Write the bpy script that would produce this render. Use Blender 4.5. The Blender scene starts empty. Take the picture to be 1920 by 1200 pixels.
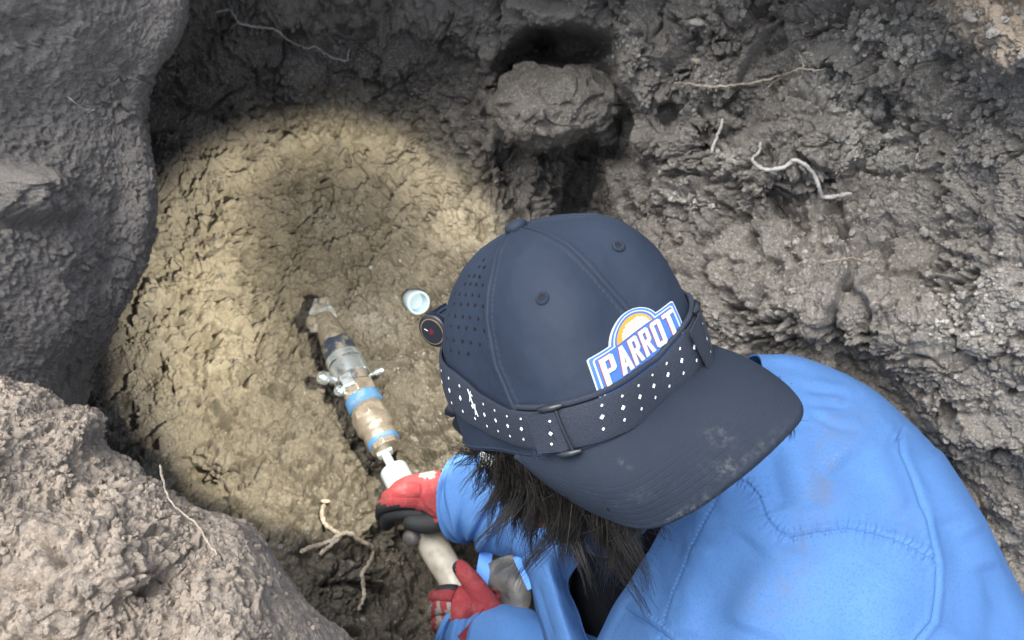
import bpy, bmesh, math, random
import numpy as np
from mathutils import Vector, Matrix

# ------------------------------------------------------------------ camera, world, sun, exposure
SC = bpy.context.scene
F = 1450.0                       # focal length in pixels of the 1920 wide photograph
PITCH = math.radians(33)
CH = 1.15                        # camera height above the pit floor
sP, cP = math.sin(PITCH), math.cos(PITCH)
cam_d = bpy.data.cameras.new('camera'); cam = bpy.data.objects.new('camera', cam_d)
SC.collection.objects.link(cam); SC.camera = cam
cam.location = (0, 0, CH); cam.rotation_euler = (PITCH, 0, 0)
cam_d.sensor_width = 36; cam_d.lens = F / 1920 * 36
cam_d.clip_start = 0.02; cam_d.clip_end = 200
cam_d.dof.use_dof = True; cam_d.dof.focus_distance = 0.60; cam_d.dof.aperture_fstop = 13.0

SUN_EL, SUN_AZ = math.radians(73), math.radians(258)     # azimuth: where the light comes from
w = bpy.data.worlds.new('World'); SC.world = w; w.use_nodes = True
nt = w.node_tree; bg = nt.nodes['Background']
sky = nt.nodes.new('ShaderNodeTexSky'); sky.sky_type = 'NISHITA'; sky.sun_disc = False
sky.sun_elevation = SUN_EL; sky.sun_rotation = SUN_AZ; sky.air_density = 1.0; sky.dust_density = 3.0
hs = nt.nodes.new('ShaderNodeHueSaturation'); hs.inputs['Saturation'].default_value = .42      # thin overcast: a paler sky
nt.links.new(sky.outputs[0], hs.inputs['Color']); nt.links.new(hs.outputs[0], bg.inputs[0]); bg.inputs[1].default_value = 0.15
sd = bpy.data.lights.new('sun', 'SUN'); sd.energy = 1.9; sd.angle = math.radians(45); sd.color = (1, .95, .87)
sun = bpy.data.objects.new('sun', sd); SC.collection.objects.link(sun)
_d = Vector((math.sin(SUN_AZ) * math.cos(SUN_EL), math.cos(SUN_AZ) * math.cos(SUN_EL), math.sin(SUN_EL)))
sun.rotation_euler = _d.to_track_quat('Z', 'Y').to_euler(); sun.location = (0, 0, 3)
SC.view_settings.view_transform = 'Standard'; SC.view_settings.look = 'None'
SC.view_settings.exposure = 1.3; SC.view_settings.gamma = 1.0
SC.cycles.max_bounces = 6; SC.cycles.diffuse_bounces = 3

# ------------------------------------------------------------------ helpers
def c2w(X):
    X = np.asarray(X, float)
    x, y, z = X[..., 0], X[..., 1], X[..., 2]
    return np.stack([x, y * cP + z * sP, CH + y * sP - z * cP], -1)
def w2p(W):
    W = np.asarray(W, float); x = W[..., 0]; yy = W[..., 1]; zz = W[..., 2] - CH
    X, Y, Z = x, yy * cP + zz * sP, yy * sP - zz * cP
    return 960 + F * X / Z, 600 - F * Y / Z, Z
def PP(u, v, Z):
    u, v, Z = np.broadcast_arrays(np.asarray(u, float), v, Z)
    return c2w(np.stack([(u - 960) / F * Z, (600 - v) / F * Z, Z], -1))
def zdep(v, h): return (CH - h) / (cP - sP * (600 - np.asarray(v, float)) / F)
def PG(u, v, h): return PP(u, v, zdep(v, h))
CAMW = np.array([0, 0, CH])

def _h(ix, iy, iz, seed):
    n = (ix.astype(np.uint32) * np.uint32(374761393) + iy.astype(np.uint32) * np.uint32(668265263)
         + iz.astype(np.uint32) * np.uint32(2147483647) + np.uint32((seed * 974634777) & 0xffffffff))
    n ^= n >> np.uint32(13); n *= np.uint32(1274126177); n ^= n >> np.uint32(16); n *= np.uint32(2246822519); n ^= n >> np.uint32(13)
    return n
def vnoise(P, seed=0):
    fl = np.floor(P).astype(np.int32); t = (P - fl).astype(np.float32); t = t * t * t * (t * (t * 6 - 15) + 10)
    r = np.zeros(P.shape[:-1], np.float32)
    for dx in (0, 1):
        wx = t[..., 0] if dx else 1 - t[..., 0]
        for dy in (0, 1):
            wy = t[..., 1] if dy else 1 - t[..., 1]
            for dz in (0, 1):
                wz = t[..., 2] if dz else 1 - t[..., 2]
                r += wx * wy * wz * (_h(fl[..., 0] + dx, fl[..., 1] + dy, fl[..., 2] + dz, seed).astype(np.float32) / 4294967295.)
    return r * 2 - 1
def fbm(P, scale, octaves=4, seed=0, gain=.5):
    r = 0; a = 1.; s = 0
    for k in range(octaves):
        r = r + a * vnoise(P * (scale * 2.03 ** k) + 17.3 * k, seed + k); s += a; a *= gain
    return r / s
def voro(P, scale, seed=0, facet=False):
    P = (P * scale).astype(np.float32); fl = np.floor(P).astype(np.int32)
    f1 = np.full(P.shape[:-1], 9., np.float32); f2 = f1.copy(); idd = np.zeros(P.shape[:-1], np.float32); tl = np.zeros(P.shape[:-1], np.float32)
    for dx in (-1, 0, 1):
        for dy in (-1, 0, 1):
            for dz in (-1, 0, 1):
                c = fl + np.array([dx, dy, dz], np.int32)
                h = _h(c[..., 0], c[..., 1], c[..., 2], seed)
                ox = c[..., 0] + (h & np.uint32(1023)).astype(np.float32) / 1023 - P[..., 0]
                oy = c[..., 1] + ((h >> np.uint32(10)) & np.uint32(1023)).astype(np.float32) / 1023 - P[..., 1]
                oz = c[..., 2] + ((h >> np.uint32(20)) & np.uint32(1023)).astype(np.float32) / 1023 - P[..., 2]
                d = ox * ox + oy * oy + oz * oz
                m = d < f1
                if facet:
                    a_ = (h % np.uint32(628)).astype(np.float32) / 100; b_ = ((h >> np.uint32(9)) % np.uint32(200)).astype(np.float32) / 100 - 1
                    s_ = np.sqrt(1 - b_ * b_); tl = np.where(m, ox * s_ * np.cos(a_) + oy * s_ * np.sin(a_) + oz * b_, tl)
                f2 = np.where(m, f1, np.minimum(f2, d)); idd = np.where(m, (h % np.uint32(1009)).astype(np.float32) / 1009, idd)
                f1 = np.where(m, d, f1)
    return (np.sqrt(f1), np.sqrt(f2), idd, tl) if facet else (np.sqrt(f1), np.sqrt(f2), idd)
def sst(a, b, x):
    t = np.clip((x - a) / (b - a), 0, 1); return t * t * (3 - 2 * t)
def pdist(u, v, poly):
    """distance in px to a polyline, and the arc length of the nearest point"""
    best = np.full(np.shape(u), 1e9); s = np.zeros(np.shape(u)); L = 0
    for (x0, y0), (x1, y1) in zip(poly[:-1], poly[1:]):
        dx, dy = x1 - x0, y1 - y0; l2 = dx * dx + dy * dy; l = math.sqrt(l2)
        t = np.clip(((u - x0) * dx + (v - y0) * dy) / l2, 0, 1)
        d = np.hypot(u - x0 - t * dx, v - y0 - t * dy); m = d < best
        best = np.where(m, d, best); s = np.where(m, L + t * l, s); L += l
    return best, s, L
def catmull(pts, n):
    """pts (m,...) -> n samples"""
    P = np.asarray(pts, float); m = len(P); x = np.linspace(0, m - 1, n); i = np.minimum(x.astype(int), m - 2); t = (x - i)
    t = t.reshape((-1,) + (1,) * (P.ndim - 1))
    Q = np.concatenate([2 * P[:1] - P[1:2], P, 2 * P[-1:] - P[-2:-1]])
    a, b, c, d = Q[i], Q[i + 1], Q[i + 2], Q[i + 3]
    return .5 * (2 * b + (c - a) * t + (2 * a - 5 * b + 4 * c - d) * t * t + (3 * b - a - 3 * c + d) * t ** 3)
def crgrid(C, nu, nv):
    A = catmull(np.asarray(C, float), nu)
    return catmull(A.swapaxes(0, 1), nv).swapaxes(0, 1)
def gnormal(P):
    a = np.gradient(P, axis=0); b = np.gradient(P, axis=1); n = np.cross(a, b)
    return n / (np.linalg.norm(n, axis=-1, keepdims=True) + 1e-12)

# ------------------------------------------------------------------ objects
def thing(name, label, cat, loc, group=None):
    o = bpy.data.objects.new(name, None); SC.collection.objects.link(o); o.location = loc
    o.empty_display_size = .05
    o['label'] = label; o['category'] = cat
    if group: o['group'] = group
    bpy.context.view_layer.update()
    return o
def tag(o, label=None, cat=None, group=None, kind=None):
    if label: o['label'] = label
    if cat: o['category'] = cat
    if group: o['group'] = group
    if kind: o['kind'] = kind
    return o
def link(name, me, parent=None):
    o = bpy.data.objects.new(name, me); SC.collection.objects.link(o)
    if parent is not None:
        o.parent = parent
        o.matrix_parent_inverse = Matrix.Translation(-root_loc(parent))
        if parent.parent is not None: o.matrix_parent_inverse = Matrix.Identity(4)
    return o
def root_loc(o): return Vector(o.location) if o.type == 'EMPTY' else Vector((0, 0, 0))
def mesh(name, V, Fc, mats, parent=None, smooth=True, matidx=None, attrs=None):
    """V (n,3); Fc list of faces or (m,4)/(m,3) int array"""
    me = bpy.data.meshes.new(name); V = np.asarray(V, np.float32).reshape(-1, 3)
    if isinstance(Fc, np.ndarray):
        k = Fc.shape[1]; m = len(Fc)
        me.vertices.add(len(V)); me.vertices.foreach_set('co', V.ravel())
        me.loops.add(m * k); me.loops.foreach_set('vertex_index', Fc.astype(np.int32).ravel())
        me.polygons.add(m); me.polygons.foreach_set('loop_start', np.arange(0, m * k, k, dtype=np.int32))
        me.polygons.foreach_set('loop_total', np.full(m, k, np.int32))
        me.update(calc_edges=True)
    else:
        me.from_pydata([tuple(map(float, p)) for p in V], [], [tuple(map(int, f)) for f in Fc]); me.update()
    if not isinstance(mats, (list, tuple)): mats = [mats]
    for m_ in mats: me.materials.append(m_)
    if matidx is not None: me.polygons.foreach_set('material_index', np.asarray(matidx, np.int32))
    me.polygons.foreach_set('use_smooth', np.full(len(me.polygons), smooth))
    for k_, a in (attrs or {}).items():
        at = me.attributes.new(k_, 'FLOAT', 'POINT'); at.data.foreach_set('value', np.asarray(a, np.float32).ravel())
    me.update()
    return link(name, me, parent)
def gridfaces(n, m, wrap=False, flip=False, off=0):
    j = np.arange(m if wrap else m - 1); i = np.arange(n - 1)
    I, J = np.meshgrid(i, j, indexing='ij'); J2 = (J + 1) % m
    f = np.stack([I * m + J, (I + 1) * m + J, (I + 1) * m + J2, I * m + J2], -1).reshape(-1, 4) + off
    return f[:, ::-1].copy() if flip else f
def fixn(o):
    bm = bmesh.new(); bm.from_mesh(o.data); bmesh.ops.recalc_face_normals(bm, faces=bm.faces); bm.to_mesh(o.data); bm.free(); return o
class MB:
    """collects shapes into one mesh"""
    def __init__(s): s.V = []; s.F = []; s.M = []; s.n = 0
    def add(s, V, F, mi=0):
        V = np.asarray(V, float).reshape(-1, 3); s.V.append(V)
        for f in F: s.F.append([int(i) + s.n for i in f]); s.M.append(mi)
        s.n += len(V); return s
    def tube(s, pts, rad, seg=12, mi=0, cap=True, flat=None, upv=None):
        P = np.asarray(pts, float); n = len(P); rad = np.broadcast_to(np.asarray(rad, float), (n,))
        T = np.gradient(P, axis=0); T /= np.linalg.norm(T, axis=1, keepdims=True) + 1e-12
        a = np.array([0, 0, 1.]) if upv is None else np.asarray(upv, float)
        N = []; 
        for t in T:
            a = a - t * (a @ t)
            if np.linalg.norm(a) < 1e-3: a = np.cross(t, [1, .3, 0])
            a = a / np.linalg.norm(a); N.append(a)
        N = np.array(N); B = np.cross(T, N); th = np.linspace(0, 2 * np.pi, seg, endpoint=False)
        fl = 1. if flat is None else flat
        R = P[:, None] + rad[:, None, None] * (np.cos(th)[None, :, None] * N[:, None] * fl + np.sin(th)[None, :, None] * B[:, None])
        fs = list(gridfaces(n, seg, True))
        if cap: fs += [list(range(seg))[::-1], [(n - 1) * seg + k for k in range(seg)]]
        return s.add(R, fs, mi)
    def lathe(s, p0, axis, prof, seg=40, mi=0, ref=(0, 0, 1), hexa=None):
        """prof: (along, radius) pairs; axis unit"""
        ax = np.asarray(axis, float); ax /= np.linalg.norm(ax); a = np.asarray(ref, float); a = a - ax * (a @ ax); a /= np.linalg.norm(a); b = np.cross(ax, a)
        n = seg if hexa is None else hexa; th = np.linspace(0, 2 * np.pi, n, endpoint=False)
        R = np.array([[np.asarray(p0) + ax * l + r * (np.cos(t) * a + np.sin(t) * b) for t in th] for l, r in prof])
        fs = list(gridfaces(len(prof), n, True))
        fs += [list(range(n))[::-1], [(len(prof) - 1) * n + k for k in range(n)]]
        return s.add(R, fs, mi)
    def box(s, c, X, Y, Z, mi=0):
        c, X, Y, Z = [np.asarray(q, float) for q in (c, X, Y, Z)]
        V = [c + a * X + b * Y + d * Z for a in (-1, 1) for b in (-1, 1) for d in (-1, 1)]
        return s.add(V, [(0, 1, 3, 2), (4, 6, 7, 5), (0, 4, 5, 1), (2, 3, 7, 6), (0, 2, 6, 4), (1, 5, 7, 3)], mi)
    def build(s, name, mats, parent=None, smooth=True, bevel=0, fix=True):
        me_o = mesh(name, np.concatenate(s.V), s.F, mats, parent, smooth, s.M)
        if fix: fixn(me_o)
        if bevel:
            m = me_o.modifiers.new('b', 'BEVEL'); m.width = bevel; m.segments = 2; m.limit_method = 'ANGLE'; m.angle_limit = math.radians(40)
        if smooth:
            me_o.data.set_sharp_from_angle(angle=math.radians(42)) if hasattr(me_o.data, 'set_sharp_from_angle') else None
        return me_o
def skin_np(nodes, edges, sub=2, root=0):
    """nodes [(pos, radius)] -> (V, F) of a Skin + Subsurf surface"""
    me = bpy.data.meshes.new('skin_src'); me.from_pydata([tuple(map(float, p)) for p, r in nodes], edges, [])
    o = bpy.data.objects.new('skin_src', me); SC.collection.objects.link(o)
    o.modifiers.new('s', 'SKIN')
    sv = me.skin_vertices[0].data
    for i, (p, r) in enumerate(nodes):
        rr = r if isinstance(r, (tuple, list)) else (r, r); sv[i].radius = rr; sv[i].use_root = (i == root)
    m = o.modifiers.new('u', 'SUBSURF'); m.levels = sub; m.render_levels = sub
    dg = bpy.context.evaluated_depsgraph_get(); ev = o.evaluated_get(dg); em = ev.to_mesh()
    V = np.array([v.co[:] for v in em.vertices]); Fs = [list(p.vertices) for p in em.polygons]
    ev.to_mesh_clear(); bpy.data.objects.remove(o); bpy.data.meshes.remove(me)
    return V, Fs

# ------------------------------------------------------------------ materials
def mat(name, col, rough=.6, metal=0, bump=None, noise=None, sheen=0, spec=.5, coat=0, trans=0, emit=None, attr=None, weave=None):
    """noise: (scale, amount, second colour); bump: list of (scale, distance); attr: (attribute, colour, noise scale)"""
    m = bpy.data.materials.new(name); m.use_nodes = True; n = m.node_tree.nodes; l = m.node_tree.links
    b = n['Principled BSDF']; b.inputs['Base Color'].default_value = (*col, 1); b.inputs['Roughness'].default_value = rough
    b.inputs['Metallic'].default_value = metal; b.inputs['Specular IOR Level'].default_value = spec
    b.inputs['Sheen Weight'].default_value = sheen; b.inputs['Coat Weight'].default_value = coat
    b.inputs['Transmission Weight'].default_value = trans
    if emit: b.inputs['Emission Color'].default_value = (*emit[0], 1); b.inputs['Emission Strength'].default_value = emit[1]
    geo = n.new('ShaderNodeNewGeometry'); src = geo.outputs['Position']; cur = None
    def nz(scale, det=6, rg=.6):
        t = n.new('ShaderNodeTexNoise'); t.inputs['Scale'].default_value = scale; t.inputs['Detail'].default_value = det; t.inputs['Roughness'].default_value = rg
        l.new(src, t.inputs['Vector']); return t.outputs['Fac']
    def mixc(fac, a, bb):
        x = n.new('ShaderNodeMix'); x.data_type = 'RGBA'; l.new(fac, x.inputs[0])
        for sock, val in ((x.inputs[6], a), (x.inputs[7], bb)):
            if isinstance(val, tuple): sock.default_value = (*val, 1)
            else: l.new(val, sock)
        return x.outputs[2]
    def ramp(fac, lo, hi):
        r = n.new('ShaderNodeMapRange'); r.interpolation_type = 'SMOOTHSTEP'; l.new(fac, r.inputs[0]); r.inputs[1].default_value = lo; r.inputs[2].default_value = hi
        return r.outputs[0]
    def mul(a, bb):
        x = n.new('ShaderNodeMath'); x.operation = 'MULTIPLY'; l.new(a, x.inputs[0])
        if isinstance(bb, (int, float)): x.inputs[1].default_value = bb
        else: l.new(bb, x.inputs[1])
        return x.outputs[0]
    cur = tuple(col)
    for sc_, lo, hi, c2 in (noise or []):
        cur = mixc(ramp(nz(sc_), lo, hi), cur, tuple(c2))
    for an, c2, ns, lo, hi in (attr or []):
        a = n.new('ShaderNodeAttribute'); a.attribute_name = an
        f = a.outputs['Fac']
        if ns: f = mul(f, ramp(nz(ns, 8, .7), lo, hi))
        cur = mixc(f, cur, tuple(c2))
    if not isinstance(cur, tuple): l.new(cur, b.inputs['Base Color'])
    prev = None
    if weave:
        wv = n.new('ShaderNodeTexVoronoi'); wv.inputs['Scale'].default_value = weave[0]; l.new(src, wv.inputs['Vector'])
        bp = n.new('ShaderNodeBump'); bp.inputs['Distance'].default_value = weave[1]; bp.inputs['Strength'].default_value = 1
        l.new(wv.outputs['Distance'], bp.inputs['Height']); prev = bp.outputs[0]
    for sc_, dist in (bump or []):
        bp = n.new('ShaderNodeBump'); bp.inputs['Distance'].default_value = dist; bp.inputs['Strength'].default_value = 1
        l.new(nz(sc_, 8, .65), bp.inputs['Height'])
        if prev: l.new(prev, bp.inputs['Normal'])
        prev = bp.outputs[0]
    if prev: l.new(prev, b.inputs['Normal'])
    return m

M = {}
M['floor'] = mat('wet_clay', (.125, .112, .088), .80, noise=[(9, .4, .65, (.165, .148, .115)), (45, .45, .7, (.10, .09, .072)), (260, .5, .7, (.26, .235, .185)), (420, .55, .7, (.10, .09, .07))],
                 attr=[('lit_rim', (.58, .52, .40), 18, .2, .5), ('wall', (.178, .166, .150), 0, 0, 1), ('wall', (.29, .272, .246), 22, .44, .66), ('wall', (.115, .108, .10), 11, .5, .7), ('wall', (.44, .42, .39), 260, .52, .62), ('wall', (.075, .07, .066), 360, .53, .63), ('upper', (.36, .342, .315), 16, .15, .5), ('pale', (.52, .51, .475), 130, .33, .55), ('sand', (.36, .30, .235), 0, 0, 1)],
                 bump=[(160, .006), (600, .0022)])
M['slab'] = mat('smeared_grey_clay', (.245, .230, .213), .9, noise=[(7, .42, .62, (.275, .256, .24)), (60, .4, .7, (.19, .177, .166)), (500, .5, .72, (.34, .32, .30)), (700, .56, .7, (.09, .083, .077))],
                bump=[(330, .0042), (1100, .0018)])
M['bank'] = mat('dry_tan_soil', (.43, .365, .30), .92, noise=[(11, .42, .6, (.46, .39, .32)), (70, .4, .66, (.28, .245, .21)), (420, .5, .75, (.55, .48, .41)), (160, .56, .7, (.20, .175, .155))],
                bump=[(220, .004), (800, .0018)])
M['crumb'] = mat('soil_crumb_clay', (.20, .189, .174), .9, noise=[(40, .4, .6, (.28, .265, .245)), (400, .5, .7, (.09, .085, .078))], bump=[(500, .002)])
M['crumb_pale'] = mat('pale_lime_crumb', (.42, .405, .375), .9, noise=[(60, .4, .6, (.24, .23, .21))], bump=[(600, .002)])
M['root'] = mat('pale_root_bark', (.40, .355, .29), .75, noise=[(150, .4, .65, (.24, .20, .16))], bump=[(500, .001)])
M['root_grey'] = mat('grey_root_bark', (.42, .43, .42), .75, noise=[(150, .4, .65, (.28, .27, .26))], bump=[(500, .001)])
M['navy'] = mat('navy_cap_fabric', (.0085, .0172, .037), .72, sheen=.0, spec=.40, noise=[(25, .35, .7, (.0105, .0205, .042))], bump=[(1500, .00025)],
                attr=[('dirt', (.22, .21, .20), 260, .42, .72)])
M['bill'] = mat('charcoal_navy_bill_fabric', (.0095, .0165, .031), .78, sheen=.0, spec=.35, bump=[(1400, .0003)],
                attr=[('dirt', (.11, .115, .12), 230, .42, .8)])
M['hole'] = mat('black_hole', (.006, .007, .01), .9)
M['thread'] = mat('dark_thread', (.014, .022, .045), .8)
M['strap'] = mat('headlamp_strap_webbing', (.012, .018, .034), .72, weave=(1600, .0004), noise=[(900, .4, .7, (.02, .03, .05))])
M['reflect'] = mat('reflective_dot', (.78, .86, .92), .35)
M['plastic'] = mat('black_plastic', (.012, .016, .024), .32)
M['gunmetal'] = mat('blue_black_ribbed_metal', (.05, .075, .12), .28, metal=.7)
M['gold'] = mat('brass_ring', (.45, .34, .2), .4, metal=.8)
M['red_led'] = mat('red_indicator', (.22, .015, .02), .4)
M['jacket'] = mat('sky_blue_work_jacket', (.070, .172, .405), .9, sheen=.0, spec=.2, noise=[(14, .4, .65, (.080, .19, .435)), (500, .45, .7, (.058, .152, .37))], bump=[(1300, .00035)],
                  attr=[('dirt', (.11, .145, .22), 90, .35, .7), ('chalk', (.36, .45, .56), 420, .55, .75)])
M['jthread'] = mat('blue_thread', (.05, .15, .42), .8)
M['shirt'] = mat('black_tee_cotton', (.005, .006, .009), .95, spec=.05, bump=[(60, .003)])
M['bluepatch'] = mat('patch_blue', (.045, .135, .42), .5)
M['white'] = mat('patch_white', (.50, .55, .57), .5)
M['plug'] = mat('milky_plug_plastic', (.27, .36, .42), .35)
M['orange'] = mat('patch_orange', (.62, .27, .03), .5)
M['redline'] = mat('patch_red', (.30, .03, .04), .5)
M['glove_red'] = mat('red_knit_glove', (.27, .032, .040), .85, noise=[(60, .45, .7, (.33, .075, .08)), (25, .5, .75, (.17, .04, .04))], bump=[(90, .003)], weave=(900, .0006))
M['glove_black'] = mat('black_nitrile_coating', (.016, .019, .022), .72, bump=[(300, .0006)])
M['glove_grey'] = mat('grey_knuckle_print', (.22, .22, .21), .7)
M['glove_cuff'] = mat('cream_knit_cuff', (.55, .53, .46), .85, weave=(900, .0006))
M['skin'] = mat('skin', (.34, .19, .145), .5)
M['hair'] = mat('dark_brown_hair', (.011, .0095, .0085), .40, spec=.5, noise=[(60, .5, .7, (.030, .026, .022))])
M['pvc'] = mat('white_pvc', (.34, .40, .43), .38, noise=[(30, .5, .75, (.30, .30, .26))])
M['pvc_dirty'] = mat('white_pvc_cream', (.44, .42, .37), .4, noise=[(40, .4, .7, (.30, .27, .22))])
M['brass'] = mat('dusty_brass', (.34, .30, .25), .30, metal=.6, noise=[(60, .4, .65, (.24, .21, .17)), (200, .55, .75, (.18, .16, .13))], bump=[(200, .0008)])
M['steel'] = mat('stainless_clamp', (.62, .70, .76), .25, metal=.85, noise=[(60, .5, .7, (.35, .36, .36))])
M['rubber'] = mat('black_rubber_sleeve', (.02, .028, .045), .22, noise=[(50, .45, .65, (.14, .13, .11))], bump=[(200, .0008)])
M['tape'] = mat('blue_thread_tape', (.05, .15, .32), .4, noise=[(70, .45, .7, (.12, .18, .25))])
M['muddy'] = mat('mud_coated_pipe', (.12, .108, .085), .25, noise=[(40, .5, .7, (.17, .165, .15)), (120, .5, .7, (.14, .12, .10))], bump=[(90, .006), (300, .002)])
M['clear'] = mat('scuffed_clear_plastic', (.19, .21, .23), .12, noise=[(60, .4, .6, (.13, .125, .11))], bump=[(120, .003)])
M['bag'] = mat('shiny_dark_plastic', (.075, .078, .08), .3, noise=[(20, .4, .6, (.15, .145, .135))], bump=[(60, .003)])
M['bluestrip'] = mat('bright_blue_strap', (.08, .28, .80), .55)
M['lens'] = mat('lit_lamp_lens', (1, .95, .8), .3, emit=((1, .88, .6), 12))

# ------------------------------------------------------------------ the pit: floor and far walls
CT = np.array([  # u, v, height above floor
    (-300, -300, .75), (300, -300, .70), (900, -300, .70), (1500, -300, .80), (2300, -300, .88),
    (-300, 0, .55), (300, 0, .36), (600, 0, .33), (900, 0, .37), (1200, 0, .44), (1500, 0, .52), (1900, 0, .70), (2300, 0, .80),
    (-300, 150, .45), (300, 150, .22), (470, 150, .17), (700, 150, .14), (850, 150, .17), (1050, 150, .30), (1250, 150, .38), (1500, 150, .46), (1700, 150, .52), (1900, 140, .64), (2300, 150, .78),
    (280, 250, .17), (500, 250, .09), (750, 240, .08), (900, 270, .13), (1100, 250, .22),
    (-300, 350, .30), (280, 350, .13), (420, 400, .07), (600, 380, .0), (900, 350, .06), (1080, 370, .06), (1220, 350, .22), (1500, 350, .37), (1700, 350, .45), (1900, 350, .55), (2300, 350, .70),
    (-300, 650, .2), (120, 620, .15), (260, 600, .11), (400, 600, .05), (520, 600, .0), (800, 600, -.005), (1080, 560, .10), (1300, 600, .24), (1500, 600, .34), (1900, 600, .48), (2300, 600, .62),
    (-300, 900, .15), (200, 850, .12), (320, 870, .08), (450, 850, .03), (600, 850, -.01), (900, 850, .0), (1200, 850, .08), (1500, 850, .18), (1700, 850, .25), (1920, 850, .35), (2300, 850, .50),
    (400, 1100, .05), (640, 1060, .0), (760, 1120, -.03), (950, 1100, -.02), (1300, 1100, .03), (1700, 1100, .12), (1920, 1100, .20), (2300, 1100, .35),
    (-300, 1500, .1), (500, 1500, .02), (1100, 1500, .0), (1700, 1500, .05), (2300, 1500, .20)], float)
def tps(ctrl):
    X = ctrl[:, :2] / 1000; n = len(X)
    def U(r2): return np.where(r2 > 0, r2 * np.log(r2 + 1e-12), 0)
    K = U(((X[:, None] - X[None]) ** 2).sum(-1)) + np.eye(n) * 2e-3
    A = np.zeros((n + 3, n + 3)); A[:n, :n] = K; A[:n, n] = 1; A[:n, n + 1:] = X; A[n:, :n] = A[:n, n:].T
    W = np.linalg.solve(A, np.r_[ctrl[:, 2], 0, 0, 0])
    def f(u, v):
        u = u / 1000; v = v / 1000; r = W[n] + W[n + 1] * u + W[n + 2] * v
        for k in range(n): r = r + W[k] * U((u - X[k, 0]) ** 2 + (v - X[k, 1]) ** 2)
        return r
    return f
hfun = tps(CT)
STEP = 2.0
gu = np.arange(-320, 2340, STEP); gv = np.arange(-320, 1520, STEP)
GV, GU = np.meshgrid(gv, gu, indexing='ij')
H = hfun(GU, GV)
Zb = zdep(GV, H)
def gauss(u, v, cx, cy, rx, ry, rot=0, p=1):
    c, s = math.cos(math.radians(rot)), math.sin(math.radians(rot)); x = (u - cx) * c + (v - cy) * s; y = -(u - cx) * s + (v - cy) * c
    return np.exp(-((x / rx) ** 2 + (y / ry) ** 2) ** p)
def blobs(u, v, L):
    r = 0
    for (cx, cy, rx, ry, rot, amp, *p) in L: r = r + amp * gauss(u, v, cx, cy, rx, ry, rot, p[0] if p else 1)
    return r
# hollows (+) and bulges (-) along the line of sight, metres
WU = GU + 22 * fbm(np.stack([GU, GV, GU * 0], -1) / 1000, 14, 3, 5); WV = GV + 22 * fbm(np.stack([GU, GV, GU * 0 + 3], -1) / 1000, 14, 3, 9)
Zb = Zb + blobs(WU, WV, [
    (1070, 84, 80, 36, -6, .34, 2), (985, 102, 55, 30, -38, .26, 2), (1128, 128, 18, 40, -10, .14), (1155, 250, 26, 70, 0, .12), (950, 150, 26, 40, 20, .10), (1040, 290, 90, 18, 5, .07), (1130, 215, 40, 60, 0, .08), (655, 45, 26, 40, 10, .06), (1085, 330, 34, 75, 8, .20), (1105, 420, 60, 60, 0, .12), (1160, 300, 50, 22, 20, .08), (1230, 440, 50, 20, 40, .05), (1390, 230, 24, 40, 30, .06), (1250, 215, 40, 20, 30, .05),
    (940, 265, 60, 20, 0, -.03), (870, 190, 60, 40, 0, -.03), (1180, 120, 45, 80, 10, -.05), (1340, 20, 50, 50, 0, -.05), (1350, 190, 80, 35, -10, .03), (1660, 215, 25, 60, -10, .035),
    (1480, 260, 110, 90, 0, -.045, 2), (1410, 340, 60, 50, 0, -.03), (1330, 270, 18, 60, 15, .03), (1600, 60, 130, 50, 20, -.03), (1720, 230, 35, 45, 0, .03), (1790, 240, 80, 90, 10, -.03),
    (1850, 60, 160, 70, 35, -.07, 2), (1650, 140, 45, 30, 0, -.025), (760, 300, 90, 60, 30, .03), (620, 500, 150, 230, 8, .045, 1), (430, 420, 60, 190, 5, -.02), (500, 640, 30, 70, 10, -.022, 2), (850, 400, 90, 45, 0, -.03), (612, 660, 26, 40, -25, .035), (640, 750, 26, 60, -25, .04), (680, 850, 30, 50, -25, .045), (705, 900, 30, 40, -20, .05), (385, 900, 45, 28, 0, .05, 1.5),
    (300, 490, 22, 22, 0, .03), (360, 485, 10, 12, 0, .02), (700, 90, 60, 70, 0, -.03), (590, 150, 90, 30, 20, -.03), (500, 60, 60, 40, 0, -.02), (480, 700, 60, 90, 0, -.01),
    (230, 720, 80, 170, -15, .03), (620, 1080, 80, 70, 0, -.01), (760, 1010, 60, 70, 20, .07), (700, 1120, 60, 40, 0, .02), (850, 410, 70, 20, -15, -.02), (900, 330, 60, 60, 0, -.02),
    (1270, 385, 40, 30, 0, -.02), (1560, 560, 160, 90, 45, -.02), (1690, 760, 120, 20, 42, .04), (1800, 900, 120, 18, 45, .03), (1600, 690, 80, 22, 40, .03), (1760, 700, 120, 60, 42, -.03)])
Pb = PP(GU, GV, Zb)
Nb = gnormal(Pb); Nb *= np.sign((Nb * (CAMW - Pb)).sum(-1))[..., None]
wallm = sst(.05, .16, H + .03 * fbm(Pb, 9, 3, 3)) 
wallm = np.maximum(wallm, sst(900, 980, GU) * sst(60, -40, GV - 1000))
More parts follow.
